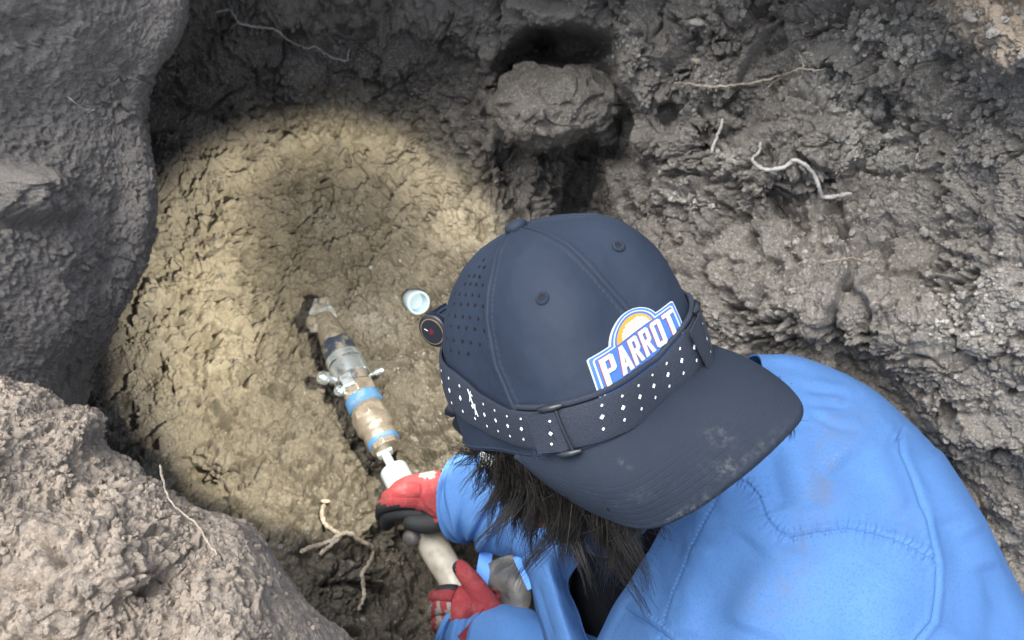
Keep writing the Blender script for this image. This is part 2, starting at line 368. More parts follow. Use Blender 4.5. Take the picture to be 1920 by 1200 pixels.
def soil_disp(P, wl, seed=0, clod=1., fine=1.):
    """outward displacement in metres: broken clods with tilted faces, gaps, crumbs"""
    wp = P + .010 * np.stack([fbm(P, 26, 4, 40 + seed), fbm(P, 26, 4, 50 + seed), fbm(P, 26, 4, 60 + seed)], -1)
    d = .020 * fbm(P, 7, 3, 1 + seed) + wl * .026 * (.5 - np.abs(fbm(P, 9, 3, 21 + seed)) * 2.2)

    def lay(p, sc_, sd, amp, gap, gw):
        f1, f2, c, t = voro(p, sc_, sd, True); e = f2 - f1
        return amp * ((c - .5) * .9 + t * 1.5 + .5 * (np.sqrt(np.clip(1 - f1 * f1 * 1.2, 0, 1)) - .6)) * sst(0, .07, e) - gap * (1 - sst(0, gw, e))
    wp0 = P + .022 * np.stack([fbm(P, 12, 4, 240 + seed), fbm(P, 12, 4, 250 + seed), fbm(P, 12, 4, 260 + seed)], -1)
    d = d + wl * lay(wp0, 10, 12 + seed, .022, .016 * sst(-.2, .2, fbm(P, 9, 2, 270)), .10)
    m1 = sst(-.3, .2, fbm(P, 6, 2, 70 + seed)); cm = sst(-.15, .25, fbm(P, 13, 3, 80 + seed))
    d = d + clod * lay(wp, 19, 2 + seed, (.007 + .010 * m1) * (1 - .15 * wl), .020 * cm, .12)
    wp2 = P + .005 * np.stack([fbm(P, 60, 3, 140 + seed), fbm(P, 60, 3, 150 + seed), fbm(P, 60, 3, 160 + seed)], -1)
    m2 = sst(-.35, .15, fbm(P, 12, 3, 90 + seed))
    d = d + clod * lay(wp2, 50, 3 + seed, .0085 * (.35 + .65 * m2), .0120 * cm, .16)
    m3 = sst(-.3, .2, fbm(P, 20, 3, 100 + seed))
    d = d + fine * lay(P + .0022 * fbm(P, 150, 2, 33)[..., None], 125, 4 + seed, (.0036 - .0006 * wl) * (.35 + .65 * m3), .0024, .18)
    d = d + fine * lay(P + .001 * fbm(P, 300, 2, 35)[..., None], 280, 6 + seed, .0015 * (1 + .7 * wl), .0007, .2)
    d = d + fine * (.0022 + .0016 * wl) * fbm(P, 60, 5, 110 + seed, .66)
    pit = sst(.30, .40, fbm(P, 36, 3, 120 + seed, .6)); d = d - .030 * pit
    return d
Pf = Pb.astype(np.float32)
_sm = np.clip(gauss(WU, WV, 1880, 30, 190, 75, 35, 2), 0, 1)
D = soil_disp(Pf, wallm, 0, 1 - .65 * _sm)
D = D * (1 - .45 * sst(1550, 1900, GU)) * (1 - .75 * np.clip(gauss(WU, WV, 1045, 88, 110, 60, 0, 2), 0, 1))
_vw = CAMW - Pb; _vw /= np.linalg.norm(_vw, axis=-1, keepdims=True); _fc = np.clip((Nb * _vw).sum(-1), 0, 1)
D = D * np.clip(_fc * 1.5, .35, 1)
_dd = Nb * (.35 + .65 * _fc[..., None]) + _vw * (1 - _fc[..., None]) * .8; _dd /= np.linalg.norm(_dd, axis=-1, keepdims=True)
Pd = Pb + _dd * D[..., None]
pale = blobs(WU, WV, [(1640, 250, 55, 55, 0, 1.), (1600, 215, 60, 30, 20, .8), (1690, 70, 60, 30, 20, .7), (1700, 95, 20, 30, 0, .9), (1660, 300, 40, 25, 0, 1.), (1275, 380, 28, 22, 0, .9), (1170, 80, 30, 40, 10, .5),
                      (1540, 130, 50, 40, 0, .5), (1580, 50, 60, 30, 0, .5), (1790, 610, 90, 60, 40, .18), (1870, 560, 60, 90, 40, .2), (1510, 470, 60, 12, 0, .3), (1370, 300, 30, 20, 0, .6), (1560, 160, 40, 25, 0, .5),
                      (620, 400, 60, 40, 0, .25), (700, 590, 50, 30, 0, .3), (1320, 150, 40, 20, 0, .3)])
lit_rim = blobs(WU, WV, [(340, 440, 130, 250, 0, 1.3), (540, 220, 280, 90, -10, 1.1), (880, 410, 130, 70, 20, .45), (560, 420, 200, 200, 0, .0), (400, 640, 110, 120, 0, .6), (760, 270, 120, 80, 20, .6), (480, 900, 200, 160, 0, .25)])  # brighter rim of the headlamp pool, painted into the clay colour
sand = .9 * gauss(WU, WV, 1880, 30, 190, 75, 35, 2) 
main = mesh('ground', Pd, gridfaces(*GU.shape), M['floor'], None, True, None, {'upper': sst(.14, .36, H + .05 * fbm(Pf, 5, 3, 431)) * (.62 - .40 * sst(1000, 1350, GU)), 'lit_rim': np.clip(lit_rim, 0, 1), 'wall': np.clip(wallm, 0, 1), 'pale': np.clip(pale, 0, 1), 'sand': np.clip(sand, 0, 1)})  # 'upper' paints the higher wall lighter to make up for weak light there
main['kind'] = 'structure'
def gp(u, v, lift=.002):
    """a point on the built pit surface seen at u,v"""
    p = PP(u, v, gz(u, v)); d = CAMW - p; return p + d / np.linalg.norm(d) * lift
_U, _V, _Z = w2p(Pd); _ZB = np.full((470, 670), 9.)
np.minimum.at(_ZB, (np.clip(((_V + 320) / 4).astype(int), 0, 469), np.clip(((_U + 320) / 4).astype(int), 0, 669)), _Z)
def gz(u, v):
    i = int((v + 320) / 4); j = int((u + 320) / 4); return _ZB[i - 1:i + 2, j - 1:j + 2].min()

# left wall: overhanging slab of smeared clay
edge = [(360, -330), (350, -160), (345, 0), (330, 70), (292, 130), (268, 175), (262, 230), (282, 300), (291, 360), (287, 430), (268, 500), (243, 560), (200, 630), (166, 690), (158, 740), (150, 790), (130, 880), (100, 1000), (60, 1150)]
rows = []
for ue, ve in edge:
    b = .04 * math.sin(ve / 190.)
    rows.append([(-500, ve, .60), (-120, ve, .72 + b * .3), (ue * .35, ve, .82 + b * .6), (ue * .72, ve, .90 + b * .5), (ue - 16, ve, .945), (ue, ve, .985), (ue - 3, ve, 1.06), (ue - 45, ve, 1.20), (ue - 160, ve, 1.40)])
R_ = crgrid(rows, 620, 420); Ps = PP(R_[..., 0], R_[..., 1], R_[..., 2]); Ns = gnormal(Ps)
if (Ns[300, 100] @ (CAMW - Ps[300, 100])) < 0: Ns = -Ns
U_, V_ = R_[..., 0], R_[..., 1]; pf = Ps.astype(np.float32)
wu = U_ + 14 * fbm(pf, 20, 3, 7); wv = V_ + 14 * fbm(pf, 20, 3, 8)
ds = .009 * fbm(pf, 6, 3, 201) + .0035 * fbm(pf, 40, 4, 203) + .0014 * fbm(pf, 160, 3, 204)
mm = sst(-.15, .35, fbm(pf, 7, 3, 205))
f1, f2, cc = voro(pf + .002 * fbm(pf, 90, 2, 207)[..., None], 300, 206)
ds += (.25 + mm) * .0010 * (np.sqrt(np.clip(1 - f1 * f1, 0, 1)) - .6 + (cc - .5))
f1, f2, cc, t4 = voro(pf, 120, 219, True); ds += mm * .0016 * (t4 * 1.4 + (cc - .5)) * sst(0, .1, f2 - f1)
f1, f2, cc, t4 = voro(pf + .006 * fbm(pf, 40, 3, 221)[..., None], 48, 222, True); m5 = sst(0, .3, fbm(pf, 8, 2, 223)); ds += m5 * .0045 * (t4 * 1.4 + (cc - .5)) * sst(0, .09, f2 - f1) - m5 * .003 * (1 - sst(0, .1, f2 - f1))
ds += .0022 * fbm(pf, 70, 4, 224, .65)
sc = pf * np.array([1, .35, 1], np.float32)
ds -= .0030 * (.3 + mm) * sst(.30, .55, fbm(sc, 190, 3, 208)) + .0016 * np.abs(fbm(sc, 80, 4, 209, .65)) - .0009 * fbm(pf, 420, 3, 210)
ds += blobs(wu, wv, [(62, 372, 72, 48, 12, .030, 2), (20, 345, 60, 30, 0, .012), (60, 415, 70, 16, -4, -.014), (75, 60, 60, 45, 0, -.012), (150, 360, 30, 14, 30, -.01), (215, 390, 20, 28, 0, -.008), (150, 620, 90, 70, 0, .010), (200, 210, 60, 120, 15, .012), (40, 215, 60, 60, 0, -.01)])
lm = gauss(wu, wv, 60, 375, 80, 52, 12, 2) + gauss(wu, wv, 70, 60, 70, 50, 0, 2)
f1, f2, cc = voro(pf, 70, 216); ds += .006 * np.clip(lm, 0, 1) * (np.sqrt(np.clip(1 - f1 * f1, 0, 1)) - .6 + (cc - .5))
Psd = Ps + Ns * ds[..., None]
tag(mesh('soil_wall_left', Psd, gridfaces(*U_.shape), M['slab']), kind='structure')

# near bank of tan soil in front of the camera
be = [(-420, 560), (-220, 640), (-60, 700), (0, 722), (60, 738), (112, 772), (165, 787), (190, 835), (255, 880), (320, 930), (385, 966), (440, 988), (482, 1024), (535, 1090), (590, 1146), (645, 1204), (730, 1300), (830, 1420), (960, 1580)]
rows = []
for k, (ue, ve) in enumerate(be):
    n0, n1 = -.62, .79; q = .0 + .02 * math.sin(k * 1.3)
    t = min(max((ue + 100) / 800, 0), 1); z0 = .66 - .08 * t
    rows.append([(ue + n0 * d, ve + n1 * d, z) for d, z in [(60, z0 + .42), (14, z0 + .2), (2, z0 + .08), (0, z0), (45, z0 - .055 + q * .3), (170, z0 - .11 + q), (380, z0 - .15), (640, z0 - .19), (1000, z0 - .23)]])
R_ = crgrid(rows, 760, 560); Pk = PP(R_[..., 0], R_[..., 1], R_[..., 2]); Nk = gnormal(Pk)
if (Nk[350, 350] @ (CAMW - Pk[350, 350])) < 0: Nk = -Nk
U_, V_ = R_[..., 0], R_[..., 1]; pf = Pk.astype(np.float32)
wu = U_ + 14 * fbm(pf, 30, 3, 7); wv = V_ + 14 * fbm(pf, 30, 3, 8)
smooth_lip = np.clip(gauss(wu, wv, 560, 1120, 150, 75, 45, 1.5) + .7 * gauss(wu, wv, 420, 1010, 90, 40, 40, 1.5), 0, 1)
rough = 1 - .8 * smooth_lip
dk = .012 * fbm(pf, 9, 3, 301) + rough * .006 * fbm(pf, 35, 4, 303, .6) + .0012 * fbm(pf, 200, 3, 304)
f1, f2, cc, t4 = voro(pf + .004 * fbm(pf, 50, 3, 307)[..., None], 75, 306, True); mm = sst(-.2, .3, fbm(pf, 14, 3, 305))
dk += rough * mm * .0042 * (t4 * 1.6 + (cc - .5)) * sst(0, .09, f2 - f1) - rough * mm * .003 * (1 - sst(0, .12, f2 - f1))
f1, f2, cc, t4 = voro(pf, 150, 326, True); dk += rough * .0018 * (t4 * 1.5 + (cc - .5)) * sst(0, .09, f2 - f1)
f1, f2, cc = voro(pf, 230, 316); dk += rough * .0014 * (np.sqrt(np.clip(1 - f1 * f1, 0, 1)) - .6 + (cc - .5))
dk -= rough * .006 * sst(.25, .5, fbm(pf * np.array([1, .6, 1], np.float32), 60, 3, 308))
dk += blobs(wu, wv, [(290, 1105, 42, 16, -25, -.018), (95, 1035, 14, 26, -30, -.016), (40, 990, 60, 45, 0, .012), (200, 1080, 60, 30, 0, .008), (60, 1170, 40, 24, 0, .010), (450, 1120, 50, 40, 0, .008), (140, 800, 40, 20, 0, .006), (170, 870, 60, 30, 30, -.006), (30, 1090, 40, 12, 0, -.01)])
Pkd = Pk + Nk * dk[..., None]
tag(mesh('soil_bank', Pkd, gridfaces(*U_.shape), M['bank']), kind='structure')

# ------------------------------------------------------------------ loose soil
bmi = bmesh.new(); bmesh.ops.create_icosphere(bmi, subdivisions=2, radius=1); IV = np.array([v.co[:] for v in bmi.verts]); IF = np.array([[v.index for v in f.verts] for f in bmi.faces]); bmi.free()
rng = np.random.default_rng(7)
def clump(name, pts, nrm, sizes, m, label):
    VV, FF = [], []
    for k, (p, n, s) in enumerate(zip(pts, nrm, sizes)):
        q = np.linalg.qr(rng.normal(size=(3, 3)))[0]
        v = IV * (1 + .45 * vnoise(IV * 1.3 + k * 7.1, 5)[:, None] + .30 * vnoise(IV * 3.1 + k * 3.3, 6)[:, None])
        v = (v * rng.uniform(.65, 1.1, 3)) @ q * s + p + n * s * .05
        VV.append(v); FF.append(IF + k * len(IV))
    o = mesh(name, np.concatenate(VV), np.concatenate(FF), m, smooth=False); tag(o, label, 'soil', kind='stuff'); return o
def pick(P, N, wgt, n):
    w_ = wgt.ravel().astype(float); w_ = w_ / w_.sum(); i = rng.choice(len(w_), n, p=w_); return P.reshape(-1, 3)[i], N.reshape(-1, 3)[i]
infr = (GU > -50) & (GU < 1980) & (GV > -50) & (GV < 1250)
dens = infr * (.25 + wallm * .8) * sst(-.3, .4, fbm(Pf, 8, 3, 401)) * (1 - .6 * sst(0, 1, pale))
p1, n1 = pick(Pd, Nb, dens, 6000); s1 = .0012 + .0048 * rng.random(len(p1)) ** 4
clump('soil_crumbs', p1, n1, s1, M['crumb'], 'loose dark soil crumbs scattered over the pit walls and floor')
p2, n2 = pick(Pd, Nb, infr * np.clip(pale, 0, 1) ** 1.5 * (GU > 1100), 3000); s2 = .0009 + .0036 * rng.random(len(p2)) ** 2.2
clump('pale_crumbs', p2, n2, s2, M['crumb_pale'], 'pale grey lime crumbs clinging to the right pit wall')
inb = (U_ > -60) & (V_ < 1260) & (np.arange(U_.shape[1])[None] > 215)
p3, n3 = pick(Pkd, Nk, inb * (rough + .02), 1500); s3 = .0007 + .0028 * rng.random(len(p3)) ** 3
clump('bank_crumbs', p3, n3, s3, M['bank'], 'fine tan soil crumbs lying on the near bank')

# big rounded clod under the dark hollow
th = np.linspace(0, np.pi, 150); ph = np.linspace(0, 2 * np.pi, 300, endpoint=False); TH, PHI = np.meshgrid(th, ph, indexing='ij')
S_ = np.stack([np.sin(TH) * np.cos(PHI), np.sin(TH) * np.sin(PHI), np.cos(TH)], -1)
zc = gz(1040, 205) - .0
cc_ = PP(1042, 196, zc + .0); Rw = zc / F
ex = (PP(1100, 192, zc) - PP(1000, 205, zc)); ex /= np.linalg.norm(ex); ez = (CAMW - cc_); ez -= ex * (ez @ ex); ez /= np.linalg.norm(ez); ey = np.cross(ez, ex)
sq = np.sign(S_) * np.abs(S_) ** .85
Pc = cc_ + sq[..., :1] * ex * 118 * Rw + sq[..., 1:2] * ey * 68 * Rw * (1 - .18 * sq[..., :1]) + sq[..., 2:] * ez * .075
nc = gnormal(np.concatenate([Pc[:, -1:], Pc, Pc[:, :1]], 1))[:, 1:-1]; nc *= np.sign((nc * (Pc - cc_)).sum(-1))[..., None]
pc = Pc.astype(np.float32); f1, f2, c1 = voro(pc, 95, 505)
f1b, f2b, c1b, t1b = voro(pc + .006 * fbm(pc, 30, 3, 504)[..., None], 26, 506, True)
dc = .008 * (t1b * 1.4 + c1b - .5) * sst(0, .1, f2b - f1b) + .022 * fbm(pc, 12, 4, 501, .6) + .0035 * fbm(pc, 80, 4, 502, .65) + .0034 * (np.sqrt(np.clip(1 - f1 * f1, 0, 1)) - .5) * sst(-.1, .3, fbm(pc, 20, 2, 503))
tag(mesh('earth_clod', Pc + nc * dc[..., None], gridfaces(150, 300, True), M['floor'], attrs={'lit_rim': np.zeros(TH.shape), 'wall': np.ones(TH.shape) * .8, 'pale': np.zeros(TH.shape), 'sand': np.zeros(TH.shape)}),
    'large rounded clod of grey earth jutting out below the dark hollow', 'clod')

# ------------------------------------------------------------------ roots
def root(poly, r0, r1, label, m='root', side=(), lift=.002, surf=None, wob=1.5):
    mb = MB(); rg = random.Random(len(poly) * 7 + int(poly[0][0]))
    for pl, a, b in [(poly, r0, r1)] + [(s_[0], s_[1], s_[2]) for s_ in side]:
        n = max(8, len(pl) * 6); q = catmull(pl, n); q = q + np.array([[rg.uniform(-wob, wob), rg.uniform(-wob, wob)] for _ in range(n)])
        if surf is None: zz = np.array([gz(x, y) for x, y in q])
        else: zz = np.array([surf(x, y) for x, y in q])
        zz = np.array([zz[max(0, i - 3):i + 4].min() for i in range(n)]); zz = np.convolve(np.pad(zz, 3, mode='edge'), np.ones(7) / 7, 'valid')
        P = PP(q[:, 0], q[:, 1], zz - lift); rr = np.linspace(a, b, n) * np.array([rg.uniform(.8, 1.25) for _ in range(n)])
        rr[0] *= .5; rr[-1] *= .4
        mb.tube(P, rr, 8)
    o = mb.build('root', M[m]); tag(o, label, 'root', 'roots in the soil'); return o
def sheetz(P, N=None):
    uu, vv, ZZ = w2p(P.reshape(-1, 3))
    def f(x, y):
        d = (uu - x) ** 2 + (vv - y) ** 2; k = np.argpartition(d, 6)[:6]; return ZZ[k].min()
    return f
zs = sheetz(Psd[::2, :240:2]); zk = sheetz(Pkd[::2, 170::2])
root([(403, 22), (432, 20), (448, 42), (480, 50), (515, 56), (545, 78), (572, 90), (590, 88), (612, 102), (648, 113), (655, 90)], .0022, .0016, 'long thin pale root hanging across the top left of the far wall', 'root_grey')
root([(1265, 155), (1290, 157), (1345, 162), (1400, 157), (1440, 148), (1475, 138), (1500, 129), (1530, 132), (1550, 127)], .0020, .0010, 'thin straight root lying across the upper right wall, forked at its end', 'root',
     side=[([(1500, 129), (1470, 142), (1450, 155), (1430, 172)], .0014, .0008), ([(1505, 130), (1506, 115), (1498, 100)], .001, .0006)])
root([(1426, 266), (1424, 284), (1411, 300), (1432, 317), (1470, 314), (1488, 300), (1510, 310), (1528, 330), (1536, 352), (1543, 369), (1570, 368), (1597, 362)], .0022, .0026, 'thick zigzag whitish root on the right wall below the pale crumbs', 'root_grey',wob=1)
root([(1356, 224), (1346, 250), (1334, 286)], .0022, .0024, 'short stubby upright root on the right wall left of the zigzag root', 'root_grey')
root([(1545, 492), (1575, 486), (1600, 484), (1622, 490)], .0008, .0006, 'tiny pale rootlet low on the right wall behind the cap', 'root')
root([(608, 945), (603, 965), (613, 985), (635, 1000), (655, 1000), (678, 1014), (697, 1024), (700, 1040), (690, 1060), (680, 1075), (681, 1095), (682, 1120), (672, 1145)], .0034, .0028, 'knotted pale root crossing the pit floor beside the lower glove', 'root',
     side=[([(640, 1002), (615, 1015), (590, 1024), (562, 1034)], .003, .0034), ([(640, 1005), (620, 1022), (598, 1040)], .0028, .003)])
root([(300, 872), (306, 900), (316, 935), (345, 965), (372, 985), (388, 1015), (408, 1040)], .0009, .0006, 'thin grey root trailing over the lip of the near bank', 'root', surf=lambda x, y: zk(max(x, 300), max(y, 930)) , lift=.001)
root([(127, 181), (145, 196), (160, 205), (179, 207)], .0006, .0004, 'fine white rootlet on the smooth left wall', 'root_grey', surf=zs, lift=.001, wob=.6)
# small pale chips on the floor
def chip(u, v, r, label, m='root'):
    p = gp(u, v, .003); k = u
    vv = IV * (1 + .3 * vnoise(IV * 1.5 + k, 5)[:, None]) * np.array([r * 1.5, r * .8, r * .6]) + p
    tag(mesh('stone_chip', vv, IF, M[m]), label, 'stone', 'pale chips on the soil')
chip(281, 569, .006, 'small white chip on the lit clay near the left wall', 'crumb_pale')
chip(610, 940, .005, 'cream chip at the tip of the knotted root', 'root')
chip(1308, 42, .008, 'pale stone lodged at the top of the far wall', 'crumb_pale')
chip(1306, 114, .006, 'small brown pebble in the wall above the straight root', 'root')

# ------------------------------------------------------------------ cap geometry (fitted frame)
q_ = np.array([4.41575577e-02, -5.73113446e-02, 5.70231059e-01])
RC = np.array([[0.72789483, 0.53429027, -0.42977089], [0.4674071, 0.07196719, 0.88110801], [0.50169684, -0.84223193, -0.19734652]])
PA, PBF, PH_, PN, PLEAN, PBK, PLX, PZC, PSQ, PHI0 = .0806, .1054, .1295, 2.536, .0504, .0830, .130, -.00106, -.0908, -.2164
def crown(deg, t):
    """crown surface (camera frame) at azimuth deg (0 = front seam) and height t in 0..1"""
    phi = np.radians(np.asarray(deg, float)) + PHI0; t = np.asarray(t, float); phi, t = np.broadcast_arrays(phi, t)
    tau = t * np.pi / 2; rho = np.clip(np.cos(tau), 0, 1) ** (2 / PN); z = PH_ * np.clip(np.sin(tau), 0, 1) ** (2 / PN)
    e = 1 + PSQ * np.cos(4 * phi); z = z + PZC * np.cos(2 * phi) * (1 - t)
    b = np.where(np.cos(phi) < 0, PBK, PBF)
    X = np.stack([PA * rho * e * np.sin(phi) + PLX * z, b * rho * e * np.cos(phi) + PLEAN * z, z], -1)
    return X @ RC.T + q_
CC = np.array([0., .01, .03]) @ RC.T + q_
UPc = RC[:, 2]; FRc = RC[:, 1]; SDc = RC[:, 0]
def cnorm(deg, t):
    e = .5; te = .004; t = np.clip(t, te, 1 - te)
    a = crown(np.asarray(deg) + e, t) - crown(np.asarray(deg) - e, t); b = crown(deg, t + te) - crown(deg, t - te)
    n = np.cross(a, b); n /= np.linalg.norm(n, axis=-1, keepdims=True) + 1e-12
    s = np.sign((n * (crown(deg, t) - CC)).sum(-1)); return n * s[..., None]
def cs(deg, t, off=0.):
    """world point on the crown, lifted by off"""
    return c2w(crown(deg, t) + cnorm(deg, t) * np.asarray(off)[..., None])
def shell(mb, P, N, th, mi=0, wrap=False, keep=None):
    """closed sheet: outer grid P, inner grid P - N*th"""
    n, m = P.shape[:2]; mb_n = n * m
    V = np.concatenate([P.reshape(-1, 3), (P - N * np.asarray(th)[..., None] if np.ndim(th) else P - N * th).reshape(-1, 3)])
    f = gridfaces(n, m, wrap); g = gridfaces(n, m, wrap, True, mb_n); r = []
    for j in range(m if wrap else m - 1):
        j2 = (j + 1) % m
        r += [[j, j2, j2 + mb_n, j + mb_n], [(n - 1) * m + j2, (n - 1) * m + j, (n - 1) * m + j + mb_n, (n - 1) * m + j2 + mb_n]]
    if not wrap:
        for i in range(n - 1): r += [[(i + 1) * m, i * m, i * m + mb_n, (i + 1) * m + mb_n], [i * m + m - 1, (i + 1) * m + m - 1, (i + 1) * m + m - 1 + mb_n, i * m + m - 1 + mb_n]]
    return mb.add(V, list(f) + list(g) + r, mi)

person = thing('person', 'person in sky blue jacket and dark cap leaning into the pit with red gloves', 'person', (.30, .30, .0))

# ---- cap
NT, NPH = 230, 900
tt = np.concatenate([np.linspace(0, .94, NT - 24), np.linspace(.945, .9995, 24)]); pp = np.linspace(-180, 180, NPH, endpoint=False)
TT, PPH = np.meshgrid(tt, pp, indexing='ij')
rad = PA * np.clip(np.cos(TT * np.pi / 2), 0, 1) ** (2 / PN)
seams = [lambda t: np.interp(t, [0, .24, .39, .63, .91, 1], [15, 11, 5, -1, -14, -16]), lambda t: np.interp(t, [0, .12, .25, .42, .65, .9, 1], [-50, -54, -60, -62, -59, -61, -61]),
         lambda t: np.interp(t, [0, .6, .86, 1], [66, 57, 42, 40]), lambda t: -120 + 0 * t, lambda t: 120 + 0 * t, lambda t: 179.9 + 0 * t]
dsp = np.zeros_like(TT)
for k, sf in enumerate(seams):
    dd = (PPH - sf(TT) + 180) % 360 - 180; dist = np.abs(np.radians(dd)) * (rad + .006)
    dsp += .00055 * (1 - sst(.0042, .0056, dist)) - .0016 * np.exp(-(dist / .0007) ** 2)
    st = .5 + .5 * np.sign(np.sin(TT * 260)); dsp -= .0005 * np.exp(-((dist - .0047) / .0005) ** 2) * st
Pw0 = c2w(crown(PPH, TT)).astype(np.float32)
dsp += .0016 * fbm(Pw0, 20, 3, 601) + .0004 * fbm(Pw0, 90, 2, 603) + .0008 * np.exp(-((TT - .20) / .05) ** 2) * fbm(Pw0, 50, 2, 602)
Cp = cs(PPH, TT, dsp); Cn = gnormal(Cp); Cn *= np.sign((Cn * (Cp - c2w(CC))).sum(-1))[..., None]
mb = MB(); shell(mb, Cp, Cn, .0014, 0, True)
top = cs(np.array(0.), np.array(.9995), 0.)
def disc(mb, deg, t, r, off, mi, seg=10, ry=None):
    c = cs(np.array(float(deg)), np.array(float(t)), off); n = c2w(cnorm(deg, t)) - CAMW; a = np.cross(n, [0, 0, 1.]); a /= np.linalg.norm(a); b = np.cross(n, a)
    th = np.linspace(0, 2 * np.pi, seg, endpoint=False); V = [c + r * np.cos(x) * a + (ry or r) * np.sin(x) * b for x in th]
    V2 = [p - n * .0006 for p in V]
    mb.add(V + V2, [list(range(seg))] + [[i, (i + 1) % seg, seg + (i + 1) % seg, seg + i] for i in range(seg)], mi)
for side in (-1, 1):
    for r in range(1, 11):
        n_ = min(r, 5)
        for k in range(n_):
            t = .80 - .052 * r + .01 * k * (side < 0); deg = side * (66 + 9.0 * k + (5 if r % 2 else 0) + (4 if r < 5 else 0) * (5 - r) * .6)
            if t > .30: disc(mb, deg, t, .0011 if side < 0 else .0010, .0005, 1)
for r in range(2, 9):
    for k in range(min(r, 4)): disc(mb, -128 - 10 * k - 4 * (r % 2), .78 - .05 * r, .0010, .0005, 1)
cap = mb.build('cap', [M['navy'], M['hole']], person, fix=False)
# underside cloth
# button
bc = c2w(crown(-20, .985)); bn = c2w(cnorm(-20, .9)) * 0 + (c2w(UPc) - CAMW)
mb = MB(); prof = [(-.002, .0079), (0, .0084), (.0018, .0082), (.0034, .0070), (.0044, .0048), (.0049, .0022), (.005, .0003)]
mb.lathe(PP(968, 426, w2p(bc)[2]) , bn, prof, 32); mb.build('button', M['navy'], cap)
for deg, t in [(-29.1, .453), (30.4, .482)]:
    c = cs(np.array(deg), np.array(t), .0003); n = c2w(cnorm(deg, t)) - CAMW
    a = np.cross(n, [0, 0, 1.]); a /= np.linalg.norm(a); b = np.cross(n, a); mb = MB()
    th = np.linspace(0, 2 * np.pi, 40, endpoint=False)
    mb.tube(np.array([c + .0031 * (np.cos(x) * a + np.sin(x) * b) for x in np.append(th, 0)]), .0013, 8, 0, False)
    for x in np.linspace(0, 2 * np.pi, 22, endpoint=False):
        mb.tube(np.array([c + n * .0008 + .0020 * (np.cos(x) * a + np.sin(x) * b), c + n * .0015 + .0031 * (np.cos(x) * a + np.sin(x) * b), c + n * .0004 + .0044 * (np.cos(x) * a + np.sin(x) * b)]), .00028, 5, 2)
    disc(mb, deg, t, .0019, .0009, 1, 16); mb.build('eyelet', [M['navy'], M['hole'], M['thread']], cap)
# bill
oe = [(962, 858, .509), (1040, 921, .494), (1130, 973, .480), (1215, 995, .469), (1300, 962, .461), (1400, 888, .4585), (1478, 814, .464), (1508, 770, .473), (1490, 732, .486), (1420, 680, .510), (1338, 645, .536)]
S1 = catmull(oe, 460); outer = PP(S1[:, 0], S1[:, 1], S1[:, 2])
ang = np.interp(np.linspace(0, 1, 460), [0, .2, .5, .8, 1], [-62, -44, 4, 44, 60]); base = cs(ang, np.full(460, .006), -.001)
rr = (np.linspace(0, 1, 330) ** .75)[:, None, None]; rr[0] = 0; B = base[None] * (1 - rr) + outer[None] * rr
nb = gnormal(B); nb *= np.sign((nb * (CAMW - B)).sum(-1))[..., None]
r1 = rr[..., 0]; ss = np.linspace(-1, 1, 460)[None]
blen = np.linalg.norm(outer - base, axis=1)[None]
arch = .0075 * np.sin(np.pi * np.clip(r1, 0, 1) ** .9) * (1 - ss ** 4) - .0012 * sst(.96, 1, r1) * (1 - ss ** 6) - .0016 * (1 - sst(0, .05, r1))
dist_o = (1 - r1) * blen
for k in range(8):
    d0 = .0050 + .0042 * k; arch = arch - .00022 * sst(0, .1, 1 - ss ** 2) * np.exp(-((dist_o - d0) / .0005) ** 2) * (.5 + .5 * vnoise(B * 300 + k * 5, 11))
arch = arch + .0009 * fbm(B.astype(np.float32), 30, 3, 611) * (1 - ss ** 4)
Bs = B + nb * arch[..., None]; nb = gnormal(Bs); nb *= np.sign((nb * (CAMW - Bs)).sum(-1))[..., None]
bu, bv, _ = w2p(Bs)
bd = np.clip(blobs(bu, bv, [(1352, 815, 26, 22, 0, .8), (1375, 868, 26, 16, -30, .8), (1285, 965, 75, 14, -33, 1.0), (1172, 870, 12, 6, 30, .9), (1345, 880, 30, 20, 0, .5), (1200, 930, 60, 16, -20, .25), (1440, 830, 50, 14, -42, .4), (1300, 690, 8, 6, 0, .3)]), 0, 1)
nb0 = gnormal(B); nb0 *= np.sign((nb0 * (CAMW - B)).sum(-1))[..., None]
eg = np.clip((dist_o - 0) / .0016, 0, 1); thk = .0034 * np.sqrt(np.clip(1 - (1 - eg) ** 2, .003, 1)); Bs = Bs - nb0 * ((.0034 - thk) / 2)[..., None]
mb = MB(); shell(mb, Bs, nb0, thk)
o = mb.build('bill', M['bill'], cap, fix=False); 
for a_ in list(o.data.attributes):
    if a_.name == 'sharp_edge': o.data.attributes.remove(a_)
at = o.data.attributes.new('dirt', 'FLOAT', 'POINT'); at.data.foreach_set('value', np.r_[bd.ravel(), bd.ravel() * 0].astype(np.float32))
# sweatband edge along the crown rim
mb = MB(); q = np.arange(-180, 181, 2.); mb.tube(cs(q, np.full(len(q), .004), .0002), .0012, 8, 0, False); mb.build('rim_binding', M['navy'], cap)
